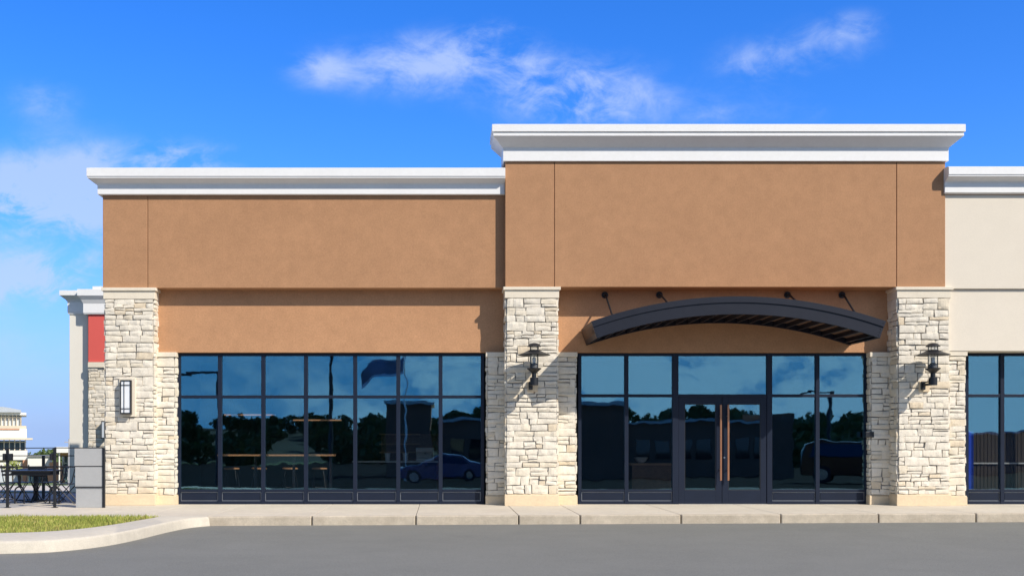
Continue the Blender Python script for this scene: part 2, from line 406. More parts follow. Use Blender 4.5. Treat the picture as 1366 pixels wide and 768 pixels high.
def stone_pillar(name, parent, x0, x1, yf, yb, ztop, seed, capz, plz=.255, cap=.05, sides=('l', 'r'), lab=None):
    m = MB(); rows = courses(capz - plz, seed); T = .03
    m2 = MB().box(x0 + T, x1 - T, yf + T, yb, 0.0, ztop - .01)
    back = m2.build('mortar', 'mortar') if False else None
    stone_face(m, None, (x0 + T, yf + T, plz), (1, 0, 0), (0, -1, 0), x1 - x0 - 2 * T, rows, seed)
    if 'l' in sides: stone_face(m, None, (x0 + T, yb, plz), (0, -1, 0), (-1, 0, 0), yb - yf - T, rows, seed + 1)
    if 'r' in sides: stone_face(m, None, (x1 - T, yf + T, plz), (0, 1, 0), (1, 0, 0), yb - yf - T, rows, seed + 2)
    o = m.build(name, 'stone', parent)
    if lab: o['label'] = lab
    MB().box(x0 + T, x1 - T, yf + T, yb, 0, ztop - .02).build('mortar_core', 'mortar', o)
    cp = MB(); hb = (ztop - capz)
    if cap > .03:
        cp.box(x0 - .012, x1 + .012, yf - .012, yb, capz, capz + hb * .72)
        cp.box(x0 - .045, x1 + .045, yf - .045, yb, capz + hb * .722, ztop)
    else: cp.box(x0 - .01, x1 + .01, yf - .025, yb, capz, ztop)
    cp.build('cap', 'cap', o, bevel=.008)
    pl = MB().box(x0 - .012, x1 + .012, yf - .012, yb, -.0005, plz - .03)
    pl.prism([(yf - .012, plz - .029), (yf + .02, plz - .002), (yb, plz - .002), (yb, plz - .029)], 'x', x0 - .006, x1 + .006)
    pl.build('plinth', 'plinth', o, bevel=.006)
    return o

# ------------------------------------------------------------------ walls and cornices
def cornice(m, path, prof):
    pts = []
    P = [Vector(p) for p in path]
    for i, p in enumerate(P):
        ns = []
        if i > 0: d = (P[i] - P[i - 1]).normalized(); ns.append(Vector((d.y, -d.x)))
        if i < len(P) - 1: d = (P[i + 1] - P[i]).normalized(); ns.append(Vector((d.y, -d.x)))
        pts.append((p, ns[0] if len(ns) == 1 else ns[0] + ns[1]))
    k = len(prof); vs = []; fs = []
    for p, nn in pts:
        for o, z in prof: q = p + nn * o; vs.append((q.x, q.y, z))
    for i in range(len(P) - 1):
        for j in range(k): fs.append((i * k + j, i * k + (j + 1) % k, (i + 1) * k + (j + 1) % k, (i + 1) * k + j))
    fs.append(tuple(range(k - 1, -1, -1))); fs.append(tuple(range((len(P) - 1) * k, len(P) * k)))
    m.add(vs, fs)

YL, YT, YLOW, YWIN = 23.66, 23.47, 23.96, 24.05
XL, XT0, XT1 = -7.41, 1.402, 10.969
BACK = 33.0
shop = thing('brown_shop', 'brown stucco shop with stone pillars, white cornices and an arched canopy over its glass doors', 'building', (1.8, 28, 0))
# upper left wall: two panels with an open control joint, on a backing
jl = gx(197, YL)
w = MB().box(XL, jl - .007, YL, YL + .35, 4.755, 6.95).box(jl + .007, XT0 + .05, YL, YL + .35, 4.755, 6.95).box(XL + .1, XT0, YL + .02, YL + .33, 4.80, 6.9)
w.build('upper_wall', 'stucco', shop, bevel=.008)
j1, j2 = gx(739.5, YT), gx(1196, YT)
w = MB().box(XT0, j1 - .007, YT, YT + .5, 4.748, 7.9).box(j1 + .007, j2 - .007, YT, YT + .5, 4.748, 7.9).box(j2 + .007, XT1, YT, YT + .5, 4.748, 7.9).box(XT0 + .1, XT1 - .1, YT + .02, YT + .48, 4.8, 7.8)
w.box(XT0 + .02, XT1 - .02, YT + .503, 24.2, 4.96, 8.1)
w.build('entrance_wall', 'stucco', shop, bevel=.008)
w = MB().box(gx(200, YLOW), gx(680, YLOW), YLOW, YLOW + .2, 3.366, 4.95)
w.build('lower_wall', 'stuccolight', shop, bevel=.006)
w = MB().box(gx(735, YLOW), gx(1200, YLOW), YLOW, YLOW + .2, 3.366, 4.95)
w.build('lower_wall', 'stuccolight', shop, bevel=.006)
# soffit, side, back walls and roof
MB().box(XL + .05, XT1, YLOW + .2, 24.6, 4.78, 4.9).box(XL + .04, XL + .3, YL + .36, BACK, 0, 6.9).box(XL + .04, XT1, BACK - .25, BACK, 0, 6.9).build('side_wall', 'stucco', shop)
MB().box(XL + .3, XT1 - .3, YL + .36, BACK - .25, 6.5, 6.6).build('roof', 'rtan', shop)
m = MB(); cornice(m, [(XL, BACK), (XL, YL), (XT0 - .004, YL)], [(-.2, 6.80), (.02, 6.80), (.02, 6.775), (.088, 6.788), (.088, 6.985), (.10, 7.017), (.255, 7.10), (.255, 7.133), (.27, 7.136), (.27, 7.312), (.20, 7.335), (-.2, 7.335)])
m.build('cornice', 'white', shop, bevel=.004)
m = MB(); cornice(m, [(XT0, 24.22), (XT0, YT), (XT1, YT), (XT1, 24.22)], [(-.25, 7.49), (.015, 7.49), (.015, 7.465), (.05, 7.472), (.05, 7.73), (.06, 7.762), (.275, 7.955), (.275, 8.015), (.262, 8.02), (.262, 8.035), (.30, 8.04), (.30, 8.195), (.24, 8.215), (-.25, 8.215)])
m.build('cornice', 'white', shop, bevel=.004)
# stone
PZ = 4.506
YPL, YP, YFL = 23.62, 23.45, 23.86
stone_pillar('stone_pillar', shop, gx(138.5, YPL), gx(206, YPL), YPL, 24.2, 4.752, 11, PZ)
stone_pillar('stone_pillar', shop, gx(674, YP), gx(745, YP), YP, 24.2, 4.745, 23, PZ)
stone_pillar('stone_pillar', shop, gx(1197, YP), gx(1268, YP), YP, 24.2, 4.745, 37, PZ)
for i, (a, b) in enumerate(((204, 234.6), (648.6, 678), (742, 769.6), (1160.6, 1199))):
    stone_pillar('stone_pier', shop, gx(a, YFL), gx(b, YFL), YFL, 24.22, 3.364, 50 + 7 * i, 3.262, plz=.215, cap=.02, sides=('l', 'r'))

# ------------------------------------------------------------------ shopfront glazing
def lite(parent, x0, x1, z0, z1, Y, holder):
    """one pane, slightly out of true like real glazing"""
    tx, tz = random.uniform(-.0011, .0011), random.uniform(-.0009, .0009)
    cx, cz = (x0 + x1) / 2, (z0 + z1) / 2; m = MB(); vs = []
    for dy in (0, .008):
        for (x, z) in ((x0, z0), (x1, z0), (x1, z1), (x0, z1)): vs.append((x, Y + dy + (x - cx) * tx + (z - cz) * tz, z))
    m.add(vs, [(0, 1, 2, 3), (7, 6, 5, 4), (0, 4, 5, 1), (1, 5, 6, 2), (2, 6, 7, 3), (3, 7, 4, 0)])
    return m.build('pane', 'glass', parent)
def glazing(parent, xs_, widths, zt, door=None, mir=None):
    """xs_: mullion centre pixels (frame edges first and last); rails measured on the photo"""
    Y = YWIN; fd = .11
    X = [gx(x, Y) for x in xs_]; Wd = [w * Y / F / 2 for w in widths]
    top = 3.358; z_tr = gz(zt, Y); z_rail = gz(653.5, Y); z_pan = gz(668, Y)
    f = MB(); lo = {}
    for i, x in enumerate(X): f.box(x - Wd[i], x + Wd[i], Y - (.012 if 0 < i < len(X) - 1 else 0), Y + fd, 0, top)
    panes = []; panels = []
    for i in range(len(X) - 1):
        a, b = X[i] + Wd[i], X[i + 1] - Wd[i + 1]
        f.box(a, b, Y, Y + fd, top - .06, top)                               # head
        f.box(a, b, Y - .004, Y + fd, z_tr - .033, z_tr + .033)               # transom
        panes.append((a, b, z_tr + .033, top - .06))
        if door is not None and i == door: continue
        f.box(a, b, Y - .004, Y + fd, z_rail - .035, z_rail + .02)            # sill rail
        f.box(a, b, Y - .002, Y + fd, 0.0, z_pan)                             # bottom rail
        panes.append((a, b, z_rail + .02, z_tr - .033)); panels.append((a, b, z_pan, z_rail - .035))
    fr = f.build('shopfront_window', 'frame', parent, bevel=.004)
    for a, b, c, d in panes: lite(fr, a, b, c, d, Y + .035, fr)
    for a, b, c, d in panels:
        p = MB().box(a, b, Y + .03, Y + .06, c, d)
        MB().box(a + .018, b - .018, Y + .018, Y + .029, c + .02, d - .02).build('kick_panel', 'frame', fr, bevel=.006)
        e = MB(); t = .010
        e.box(a + .004, b - .004, Y + .026, Y + .034, c + .004, c + .004 + t).box(a + .004, b - .004, Y + .026, Y + .034, d - .004 - t, d - .004)
        e.box(a + .004, a + .004 + t, Y + .027, Y + .034, c + .004 + t, d - .004 - t).box(b - .004 - t, b - .004, Y + .027, Y + .034, c + .004 + t, d - .004 - t)
        e.box(a, b, Y + .04, Y + .07, c, d)
        e.build('panel_edging', 'framelight', fr)
    return X, Wd, z_tr
glazing(shop, [238.5, 293.3, 351, 408, 473.7, 531.2, 587.7, 643.7], [4.6, 5.2, 5.2, 5.2, 5.2, 5.2, 5.2, 4.6], 529)
X, Wd, ztr = glazing(shop, [773.5, 835.7, 901, 1026.5, 1090.6, 1156], [4.4, 5.2, 8, 7, 5.2, 4.6], 527.5, door=2)
# doors
da, db = X[2] + Wd[2], X[3] - Wd[3]; dz = ztr - .034; mid = (da + db) / 2 - .012
for (a, b, hx, s) in ((da + .004, mid - .004, gx(961.5, 23.97), -1), (mid + .004, db - .004, gx(971.5, 23.97), 1)):
    Y = YWIN + .004; sl = .135; tr = .15; br = .30; f = MB()
    f.box(a, a + sl, Y, Y + .06, .012, dz).box(b - sl, b, Y, Y + .06, .012, dz)
    f.box(a + sl, b - sl, Y + .001, Y + .06, dz - tr, dz).box(a + sl, b - sl, Y + .001, Y + .06, .012, br + .012)
    d = f.build('door', 'frame', shop, bevel=.004)
    lite(d, a + sl, b - sl, br + .012, dz - tr, Y + .02, d)
    st = MB(); t = .014
    for q in ((a + sl, a + sl + t, br + .012, dz - tr), (b - sl - t, b - sl, br + .012, dz - tr), (a + sl + t, b - sl - t, br + .012, br + .012 + t), (a + sl + t, b - sl - t, dz - tr - t, dz - tr)):
        st.box(q[0], q[1], Y + .006, Y + .018, q[2], q[3])
    st.build('glazing_bead', 'black', d)
    zt_, zb_ = gz(539.5, 23.97), gz(640.5, 23.97)
    h = MB().box(hx - .021, hx + .021, 23.95, 23.975, zb_, zt_)
    h.build('handle', 'copper', d, bevel=.006)
    for z in (zb_ + .25, zt_ - .25): MB().tube([(hx, 23.974, z), (hx, Y + .01, z)], .012).build('handle_post', 'steel', d)
    if s < 0: MB().tube([(mid + .05, Y - .004, gz(610, 24)), (mid + .05, Y - .02, gz(610, 24))], .02, 16).build('lock', 'steel', d)
MB().box(da, db, YWIN - .03, YWIN + .1, 0, .010).build('threshold', 'steel', shop)
# reader box on the right jamb
rb = tag(MB().box(gx(1151, 24), gx(1162, 24), 23.83, 24.03, gz(583, 23.9), gz(575.5, 23.9)).build('card_reader', 'black', None, bevel=.008), 'small black box fixed to the right window jamb beside the stone', 'card reader')

# interior shell
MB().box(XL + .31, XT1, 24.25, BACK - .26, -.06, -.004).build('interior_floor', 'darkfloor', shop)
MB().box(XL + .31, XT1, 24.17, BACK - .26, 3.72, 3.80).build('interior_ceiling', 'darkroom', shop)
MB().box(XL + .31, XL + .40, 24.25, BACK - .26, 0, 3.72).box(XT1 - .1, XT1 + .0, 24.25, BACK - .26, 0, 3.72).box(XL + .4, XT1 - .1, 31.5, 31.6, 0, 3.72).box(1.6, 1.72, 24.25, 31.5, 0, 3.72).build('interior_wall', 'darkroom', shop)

# ------------------------------------------------------------------ furniture seen through the glass
bar = thing('bar_counter', 'long wooden bar top inside the left window', 'counter', (gx(368, 25.3), 25.3, 0))
MB().box(gx(290, 25.1), gx(446, 25.1), 25.1, 25.5, 1.055, 1.10).build('counter_top', 'wood', bar, bevel=.006)
for x in (293, 341, 392, 441): MB().box(gx(x, 25.3) - .03, gx(x, 25.3) + .03, 25.27, 25.33, 0, 1.054).build('leg', 'black', bar)
s0 = thing('bar_stool', 'x', 'stool', (0, 0, 0))
MB().lathe([(.17, .72), (.19, .73), (.19, .755), (.17, .765)]).build('seat', 'wood', s0)
for ax in (-1, 1):
    for ay in (-1, 1): MB().tube([(ax * .10, ay * .10, .73), (ax * .2, ay * .2, .0)], .013).build('leg', 'black', s0)
r = MB().tube([(.17 * math.cos(a * math.pi / 8), .17 * math.sin(a * math.pi / 8), .28) for a in range(17)], .010); r.build('foot_ring', 'black', s0)
labs = ['bar stool at the left end of the wooden bar behind the glass', 'second bar stool from the left at the indoor bar', 'third bar stool from the left at the indoor bar', 'bar stool at the right end of the wooden bar behind the glass']
for i, x in enumerate((309, 346, 387, 426)):
    o = s0 if i == 0 else copy_tree(s0)
    o.location = (gx(x, 26.15), 26.15, 0); tag(o, labs[i], 'stool', 'bar stools inside the left window')
for a, b, y, lab in ((299, 367, 553, 'higher hanging wooden rail behind the third pane column of the left window'), (391, 455, 560, 'lower hanging wooden rail behind the middle of the left window')):
    Y = 24.78; h_ = thing('hanging_rail', lab, 'rail', (gx((a + b) / 2, Y), Y, gz(y, Y)), 'wooden rails hung behind the left window')
    MB().box(gx(a, Y), gx(b, Y), Y, Y + .12, gz(y + .9, Y), gz(y - .9, Y)).build('rail', 'wood', h_)
    for q in (a + 6, b - 6): MB().tube([(gx(q, Y), Y + .06, gz(y - .9, Y)), (gx(q, Y), Y + .06, 3.72)], .005, 6).build('hanger', 'black', h_)
bb = thing('back_bar', 'brown wooden back bar with open shelves indoors', 'cabinet', (gx(545, 30), 30, 0))
MB().box(gx(508, 30.4), gx(585, 30.4), 30.6, 31.4, 0, gz(578, 30.4)).build('cabinet_body', 'walnut', bb)
for y in (579, 592, 603): MB().box(gx(506, 30.2), gx(560, 30.2), 30.2, 30.59, gz(y, 30.2) - .02, gz(y, 30.2) + .02).build('shelf_board', 'wood', bb)
sc = thing('service_counter', 'low pale topped service counter inside near the back bar', 'counter', (gx(530, 28), 28, 0))
MB().box(gx(470, 27.8), gx(586, 27.8), 27.7, 28.4, .86, .90).build('counter_top', 'pale', sc)
MB().box(gx(474, 27.8), gx(582, 27.8), 27.8, 28.35, 0, .858).build('counter_front', 'darkroom', sc)
cm = thing('coffee_machine', 'squat coffee machine standing on the pale indoor counter', 'machine', (gx(567, 28), 28.05, .90))
x0_, x1_ = gx(555, 28), gx(579, 28)
MB().box(x0_, x1_, 27.95, 28.3, .90, .97).box(x0_, x1_, 28.15, 28.3, .971, 1.12).box(x0_, x1_, 27.92, 28.3, 1.121, 1.24).build('body', 'pale', cm, bevel=.01)
MB().tube([((x0_ + x1_) / 2, 27.9, 1.08), ((x0_ + x1_) / 2, 27.96, 1.12)], .02).build('spout', 'steel', cm)
for i, (x, l) in enumerate(((517, 'white cup stack standing left on the pale indoor counter'), (541, 'white cup stack between cabinet edge and coffee machine'))):
    tag(MB().lathe([(.05, .90), (.07, .96), (.06, .97), (.075, 1.03), (.065, 1.04), (.08, 1.10)], (gx(x, 28), 28.0, 0), 16).build('cup_stack', 'ceramic'), l, 'cups', 'cup stacks on the indoor counter')
ct = thing('display_counter', 'dark display counter with wooden top left of the doors indoors', 'counter', (gx(868, 27.5), 27.5, 0))
MB().box(gx(840, 27.2), gx(905, 27.2), 27.2, 27.9, .80, .85).build('counter_top', 'wood', ct)
MB().box(gx(844, 27.2), gx(901, 27.2), 27.3, 27.85, 0, .798).build('counter_front', 'walnut', ct)
tag(MB().lathe([(.06, 0), (.12, .04), (.19, .14), (.18, .15), (.10, .05), (.0, .045)], (gx(855, 27.5), 27.5, .851), 20, caps=False).build('serving_bowl', 'ceramic'), 'pale serving bowl on the display counter', 'bowl')

# ------------------------------------------------------------------ canopy
aw = thing('arched_canopy', 'dark arched metal canopy hung by rods over the glass doors', 'canopy', (6.27, 23.9, 3.6))
YA0, YA1 = 22.32, 23.935
S0 = F / YA0; ACX = (985 - PX) / S0; RAD = 598 / S0; zc = gz(395.3, YA0) - RAD
half = math.asin(196.5 / 598)
def arc_band(m, r0, r1, y0, y1, a0=-half, a1=half, n=64):
    vs = []; fs = []
    for i in range(n + 1):
        a = a0 + (a1 - a0) * i / n; s, c = math.sin(a), math.cos(a)
        for r, y in ((r0, y0), (r1, y0), (r1, y1), (r0, y1)): vs.append((ACX + r * s, y, zc + r * c))
    for i in range(n):
        for k in range(4): fs.append((i * 4 + k, i * 4 + (k + 1) % 4, i * 4 + 4 + (k + 1) % 4, i * 4 + 4 + k))
    fs.append((0, 1, 2, 3)); fs.append((n * 4 + 3, n * 4 + 2, n * 4 + 1, n * 4)); m.add(vs, fs)
TB = .365
m = MB(); arc_band(m, RAD - TB, RAD - .128, YA0, YA0 + .05); arc_band(m, RAD - .124, RAD, YA0 - .022, YA0 + .05); m.build('fascia', 'awning', aw, smooth_=True)
m = MB(); arc_band(m, RAD - TB + .10, RAD - TB + .3, YA0 + .051, YA1, n=64)
arc_band(m, RAD - .03, RAD - .006, YA0 + .051, YA1); m.build('deck', 'awnwood', aw, smooth_=True)
m = MB(); arc_band(m, RAD - TB - .01, RAD - TB + .30, YA1 - .07, YA1 + .022); m.build('back_beam', 'awning', aw, smooth_=True)
for s in (-1, 1):
    m = MB(); a = s * half; arc_band(m, RAD - TB, RAD - .002, YA0 + .052, YA1 - .072, a - .0025 * (1 + s) , a + .0025 * (1 - s), 1)
    e = m.build('end_panel', 'awning', aw)
    for k in range(5):
        r_ = RAD - .05 - k * .065; aa = a - s * .004
        p = (ACX + r_ * math.sin(aa), YA0 - .001 - (.022 if k < 1 else 0), zc + r_ * math.cos(aa)); MB().tube([(p[0], p[1], p[2]), (p[0], p[1] - .010, p[2])], .010, 6).build('bolt', 'black', e)
nr = 22
for i in range(nr):
    a = -half + 2 * half * (i + .5) / nr; m = MB(); arc_band(m, RAD - TB + .005, RAD - TB + .099, YA0 + .055, YA1 - .073, a - .0022, a + .0022, 1)
    m.build('rib', 'awning', aw)
for X_ in (-2.63, -1.42, 1.42, 2.63):
    bx = 6.27 + X_; zb = gz(393, 23.9); a = math.asin((bx + .02 - ACX) / RAD)
    rod = MB().tube([(bx, 23.86, zb), (bx + .02, 22.98, zc + RAD * math.cos(a) + .0)], .022, 8)
    rod.build('rod', 'black', aw)
    MB().tube([(bx, 23.961, zb), (bx, 23.93, zb)], .075, 16).tube([(bx, 23.929, zb), (bx, 23.84, zb)], .034, 10).build('bracket', 'black', aw, bevel=.006)
    MB().box(bx - .0, bx + .04, 22.92, 23.04, zc + RAD * math.cos(a) - .02, zc + RAD * math.cos(a) + .05).build('rod_clevis', 'black', aw)

# ------------------------------------------------------------------ wall lanterns
def lantern(px, label):
    yf = YP - .005; Ya = yf - .43; ax = gx(px, Ya); pxl = .0162
    z0 = gz(513, Ya); t = thing('wall_lantern', label, 'wall lamp', (ax, yf, z0), 'barn lanterns on the stone pillars')
    z = lambda y: gz(y, Ya)
    MB().box(ax - .11, ax + .11, yf - .035, yf + .01, z(521), z(507)).build('mounting_block', 'plinth', t, bevel=.006)
    MB().box(ax - .085, ax - .0, yf - .09, yf - .036, z(518.5), z(507)).build('back_plate', 'black', t, bevel=.01)
    MB().tube([(ax - .04, yf - .08, z(512)), (ax - .02, Ya + .04, z(512))], .028, 10).tube([(ax - .04, yf - .08, z(508.5)), (ax - .02, Ya + .04, z(508.5))], .014, 8).build('arm', 'black', t)
    MB().lathe([(.086, z(513.5)), (.088, z(503.5)), (.05, z(503)), (.05, z(497.5))], (ax, Ya, 0), 20).build('socket', 'black', t, smooth_=True)
    MB().lathe([(.05, z(497.6)), (.155, z(491.5)), (.155, z(490.8)), (.1, z(490.6))], (ax, Ya, 0), 28).build('base_cone', 'black', t, smooth_=True)
    MB().lathe([(.082, z(490.7)), (.082, z(486)), (.05, z(484))], (ax, Ya, 0), 20).build('lamp_holder', 'awning', t, smooth_=True)
    MB().lathe([(.028, z(484)), (.04, z(480)), (.036, z(477)), (.0, z(475.5))], (ax, Ya, 0), 16, caps=False).build('bulb', 'sconce', t, smooth_=True)
    MB().lathe([(.092, z(490.5)), (.092, z(462.3))], (ax, Ya, 0), 28, caps=False).build('glass_chimney', 'clear', t, smooth_=True)
    for k in range(4):
        a = math.pi / 4 + k * math.pi / 2; x, y = ax + .102 * math.cos(a), Ya + .102 * math.sin(a)
        MB().tube([(x, y, z(491)), (x, y, z(461.8))], .006, 6).build('cage_rod', 'black', t)
    MB().lathe([(.345, z(473.6)), (.345, z(473.1)), (.20, z(469.6)), (.105, z(466.6)), (.1, z(467.4)), (.195, z(470.3)), (.343, z(473.8))], (ax, Ya, 0), 40, caps=False).build('shade', 'black', t, smooth_=True)
    MB().lathe([(.148, z(462.2)), (.148, z(461.7)), (.095, z(458.2)), (.03, z(457.2)), (0.001, z(457))], (ax, Ya, 0), 28).build('top_cap', 'black', t, smooth_=True)
    return t
lantern(712.5, 'black metal lantern with wide shade on the stone pillar left of the doors')
lantern(1244.5, 'black metal lantern with wide shade on the stone pillar beside the cream shop')
# box sconce on the left pillar
ys = YPL - .012
sn = thing('box_sconce', 'tall narrow wall light with white glass in a black frame on the left stone pillar', 'wall light', (gx(170, ys), ys, gz(530, ys)))
a, b, c, d = gx(159.5, ys), gx(181, ys), gz(555.5, ys), gz(503.8, ys)
fr = MB().box(a, b, ys - .03, ys + .02, c, d); fr.build('stone_surround', 'cap', sn, bevel=.006)
a, b, c, d = gx(162.8, ys), gx(176.8, ys), gz(552.2, ys), gz(507, ys); y0, y1 = ys - .14, ys - .031
fm = MB(); t = .018
for xa in (a, b - t): fm.box(xa, xa + t, y0, y1, c, d)
fm.box(a + t, b - t, y0, y1, c, c + .03).box(a + t, b - t, y0, y1, d - .025, d)
for q in (c + .115, d - .115): fm.box(a + t, b - t, y0 - .003, y0 + .012, q, q + .011)
xm = a + (b - a) * .34
fm.box(xm, xm + .011, y0 - .001, y0 + .012, c + .03, d - .025)
fm.build('frame', 'black', sn)
MB().box(a + t, b - t, y0 + .014, y1 - .01, c + .031, d - .026).build('glass', 'sconce', sn)

# ------------------------------------------------------------------ cream shop on the right
YC, YC2 = 23.505, 23.56
cs = thing('cream_shop', 'cream stucco shop joined to the right of the brown one', 'building', (18, 28, 0))
XC0, XC1 = 10.975, 26.0
MB().box(XC0, XC1, YC, YC + .4, gz(385, YC), 6.95).build('upper_wall', 'cream', cs, bevel=.008)
MB().box(11.06, XC1, YC2, YC2 + .6, 3.366, gz(385, YC) - .012).box(XC0 + .02, XC1, YC2 + .03, YC2 + .5, 4.6, 4.9).build('lower_wall', 'cream', cs, bevel=.008)
m = MB(); cornice(m, [(10.935, YC), (XC1, YC)], [(-.2, 6.80), (.015, 6.80), (.015, 6.765), (.088, 6.788), (.088, 6.985), (.10, 7.017), (.255, 7.10), (.255, 7.133), (.27, 7.136), (.27, 7.300), (.20, 7.322), (-.2, 7.322)])
m.build('cornice', 'white', cs, bevel=.004)
MB().box(10.99, XC1, YC - .012, YC - .001, 6.755, 6.79).build('trim_strip', 'stucco', cs)
stone_pillar('stone_pier', cs, gx(1264, 23.6), gx(1289.5, 23.6), 23.6, 24.22, 3.364, 91, 3.262, plz=.215, cap=.02, sides=('r',))
glazing(cs, [1290, 1337, 1399, 1461, 1523, 1585], [4.4, 5.2, 5.2, 5.2, 5.2, 5.2], 527.5)
MB().box(11.0, XC1, BACK - .25, BACK, 0, 6.9).box(XC1 - .25, XC1, YC + .4, BACK, 0, 6.9).build('side_wall', 'cream', cs)
MB().box(11.0, XC1 - .25, YC + .4, BACK - .25, 6.5, 6.6).build('roof', 'rtan', cs)
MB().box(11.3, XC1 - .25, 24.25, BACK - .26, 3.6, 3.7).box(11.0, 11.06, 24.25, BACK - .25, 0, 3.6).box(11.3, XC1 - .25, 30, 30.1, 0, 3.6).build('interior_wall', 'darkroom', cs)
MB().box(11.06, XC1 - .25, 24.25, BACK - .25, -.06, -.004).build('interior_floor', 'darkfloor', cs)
hs = thing('paper_screen', 'dark ribbed half height screen standing behind the cream shop window', 'screen', (gx(1340, 24.6), 24.6, 0))
m = MB(); x = gx(1298, 24.6)
while x < 16.5: m.box(x, x + .055, 24.6, 24.62, 0, gz(576, 24.6)); m.box(x + .055, x + .085, 24.61, 24.625, 0, gz(576, 24.6)); x += .085
m.build('screen_board', 'brownpaper', hs)
MB().box(gx(1298, 24.58), 16.5, 24.56, 24.595, gz(618.5, 24.58), gz(616.5, 24.58)).build('cross_rail', 'greypanel', hs)
tag(MB().box(gx(1290.5, 24.5), gx(1297.5, 24.5), 24.45, 24.56, 0, gz(575, 24.5)).build('display_stand', 'blue', None, bevel=.01), 'narrow bright blue upright display at the edge of the cream shop window', 'display stand')

# ------------------------------------------------------------------ patio at the left
def fpost(m, x, y, h): m.box(x - .03, x + .03, y - .03, y + .03, -.02, h)
YF = 22.78
fe = thing('patio_fence', 'black post and wire fence with grey screen panels along the patio front', 'fence', (gx(70, YF), YF, 0))
for px in (-120, -52, 10, 73):
    x = gx(px, YF); m = MB().box(x - .026, x + .026, YF - .026, YF + .026, 0, 1.255).box(x - .06, x + .06, YF - .06, YF + .06, -.001, .012); m.build('post', 'black', fe, bevel=.004)
x = gx(138.6, YF); MB().box(x - .025, x + .025, YF - .03, YF + .03, 0, 1.262).build('post', 'black', fe, bevel=.004)
for y in (597, 621.7, 649.2):
    MB().tube([(gx(-125, YF), YF, gz(y + 1.5, YF)), (gx(72, YF), YF, gz(y, YF)), (gx(138, YF), YF, gz(y, YF))], .011, 6).build('rail', 'black', fe) if y < 640 else MB().tube([(gx(101, YF), YF - .03, gz(y, YF)), (gx(138, YF), YF - .03, gz(y, YF))], .011, 6).build('rail', 'black', fe)
for (a, b, c, d) in ((99.5, 137, 597.8, 621), (100.5, 137, 622.4, 648.5), (101.5, 137, 649.8, 676.5)):
    MB().box(gx(a, YF), gx(b, YF), YF - .012, YF + .004, gz(d, YF), gz(c, YF)).build('screen_panel', 'greypanel', fe, bevel=.003)
for (a, b) in ((5, 8.2), (11.8, 16.5), (67.5, 71)):
    MB().box(gx(a, YF), gx(b, YF), YF - .07, YF + .05, gz(613.5, YF), gz(604.5, YF)).build('junction_box', 'black', fe, bevel=.006)
YB = 26.6
bf = thing('patio_fence', 'lower black fence along the far side of the patio behind the tables', 'fence', (gx(58, YB), YB, -.004))
for px in (-120, -60, -3, 58, 112):
    x = gx(px, YB); MB().box(x - .03, x + .03, YB - .03, YB + .03, -.005, gz(606.5, YB) - .02).build('post', 'black', bf)
for y in (607.5, 622.5): MB().tube([(gx(-125, YB), YB, gz(y, YB)), (gx(114, YB), YB, gz(y, YB))], .012, 6).build('rail', 'black', bf)
GZ = -.004
def table_arch():
    Y = 24.3; t = thing('patio_table', 'long black patio table on arched feet behind the wire fence', 'table', (gx(47, Y), Y, GZ))
    zt = gz(626.5, Y)
    m = MB().box(gx(18.5, Y), gx(76, Y), Y - .36, Y + .36, zt - .035, zt); m.build('table_top', 'black', t, bevel=.006)
    MB().box(gx(22, Y), gx(73, Y), Y - .30, Y + .30, zt - .11, zt - .036).build('apron', 'black', t)
    for px in (26, 72.5):
        x = gx(px, Y); zs = gz(655, Y); R_ = .105
        m = MB().box(x - .022, x + .022, Y - .022, Y + .022, zs + R_ - .02, zt - .11)
        m.tube([(x - R_, Y, GZ)] + [(x + R_ * math.cos(math.pi - k * math.pi / 12), Y, zs + R_ * math.sin(k * math.pi / 12)) for k in range(13)] + [(x + R_, Y, GZ)], .017, 8)
        m.build('leg', 'black', t)
table_arch()
Y = 25.5; t = thing('patio_table', 'square black pedestal table with flat base behind the long patio table', 'table', (gx(48, Y), Y, GZ))
zt = GZ + .76
MB().box(gx(30, Y), gx(66, Y), Y - .35, Y + .35, zt - .04, zt).build('table_top', 'black', t, bevel=.006)
MB().box(gx(48, Y) - .045, gx(48, Y) + .045, Y - .045, Y + .045, GZ + .021, zt - .041).build('pedestal', 'black', t)
MB().box(gx(48, Y) - .24, gx(48, Y) + .24, Y - .24, Y + .24, GZ, GZ + .02).build('base_plate', 'black', t, bevel=.005)
fc = thing('folding_chair', 'x', 'chair')                                   # faces -X in its own frame
m = MB()
for k in range(6): m.box(-.20 + k * .068, -.20 + k * .068 + .05, -.20, .20, .445, .462)
m.build('seat', 'black', fc)
m = MB()
for k in range(3): z = .60 + k * .085; x = .235 + .03 * (k + .5); m.box(x, x + .014, -.2, .2, z, z + .05)
m.build('backrest', 'black', fc)
for s in (-.205, .205):
    MB().tube([(-.24, s, 0), (.13, s, .40), (.20, s, .50), (.285, s, .86)], .0115, 6).build('leg', 'black', fc)
    MB().tube([(.26, s * .9, 0), (-.17, s * .9, .44)], .0115, 6).build('leg', 'black', fc)
MB().tube([(-.2, -.2, .045), (-.2, .2, .045)], .009, 6).tube([(.21, -.18, .05), (.21, .18, .05)], .009, 6).build('stretcher', 'black', fc)
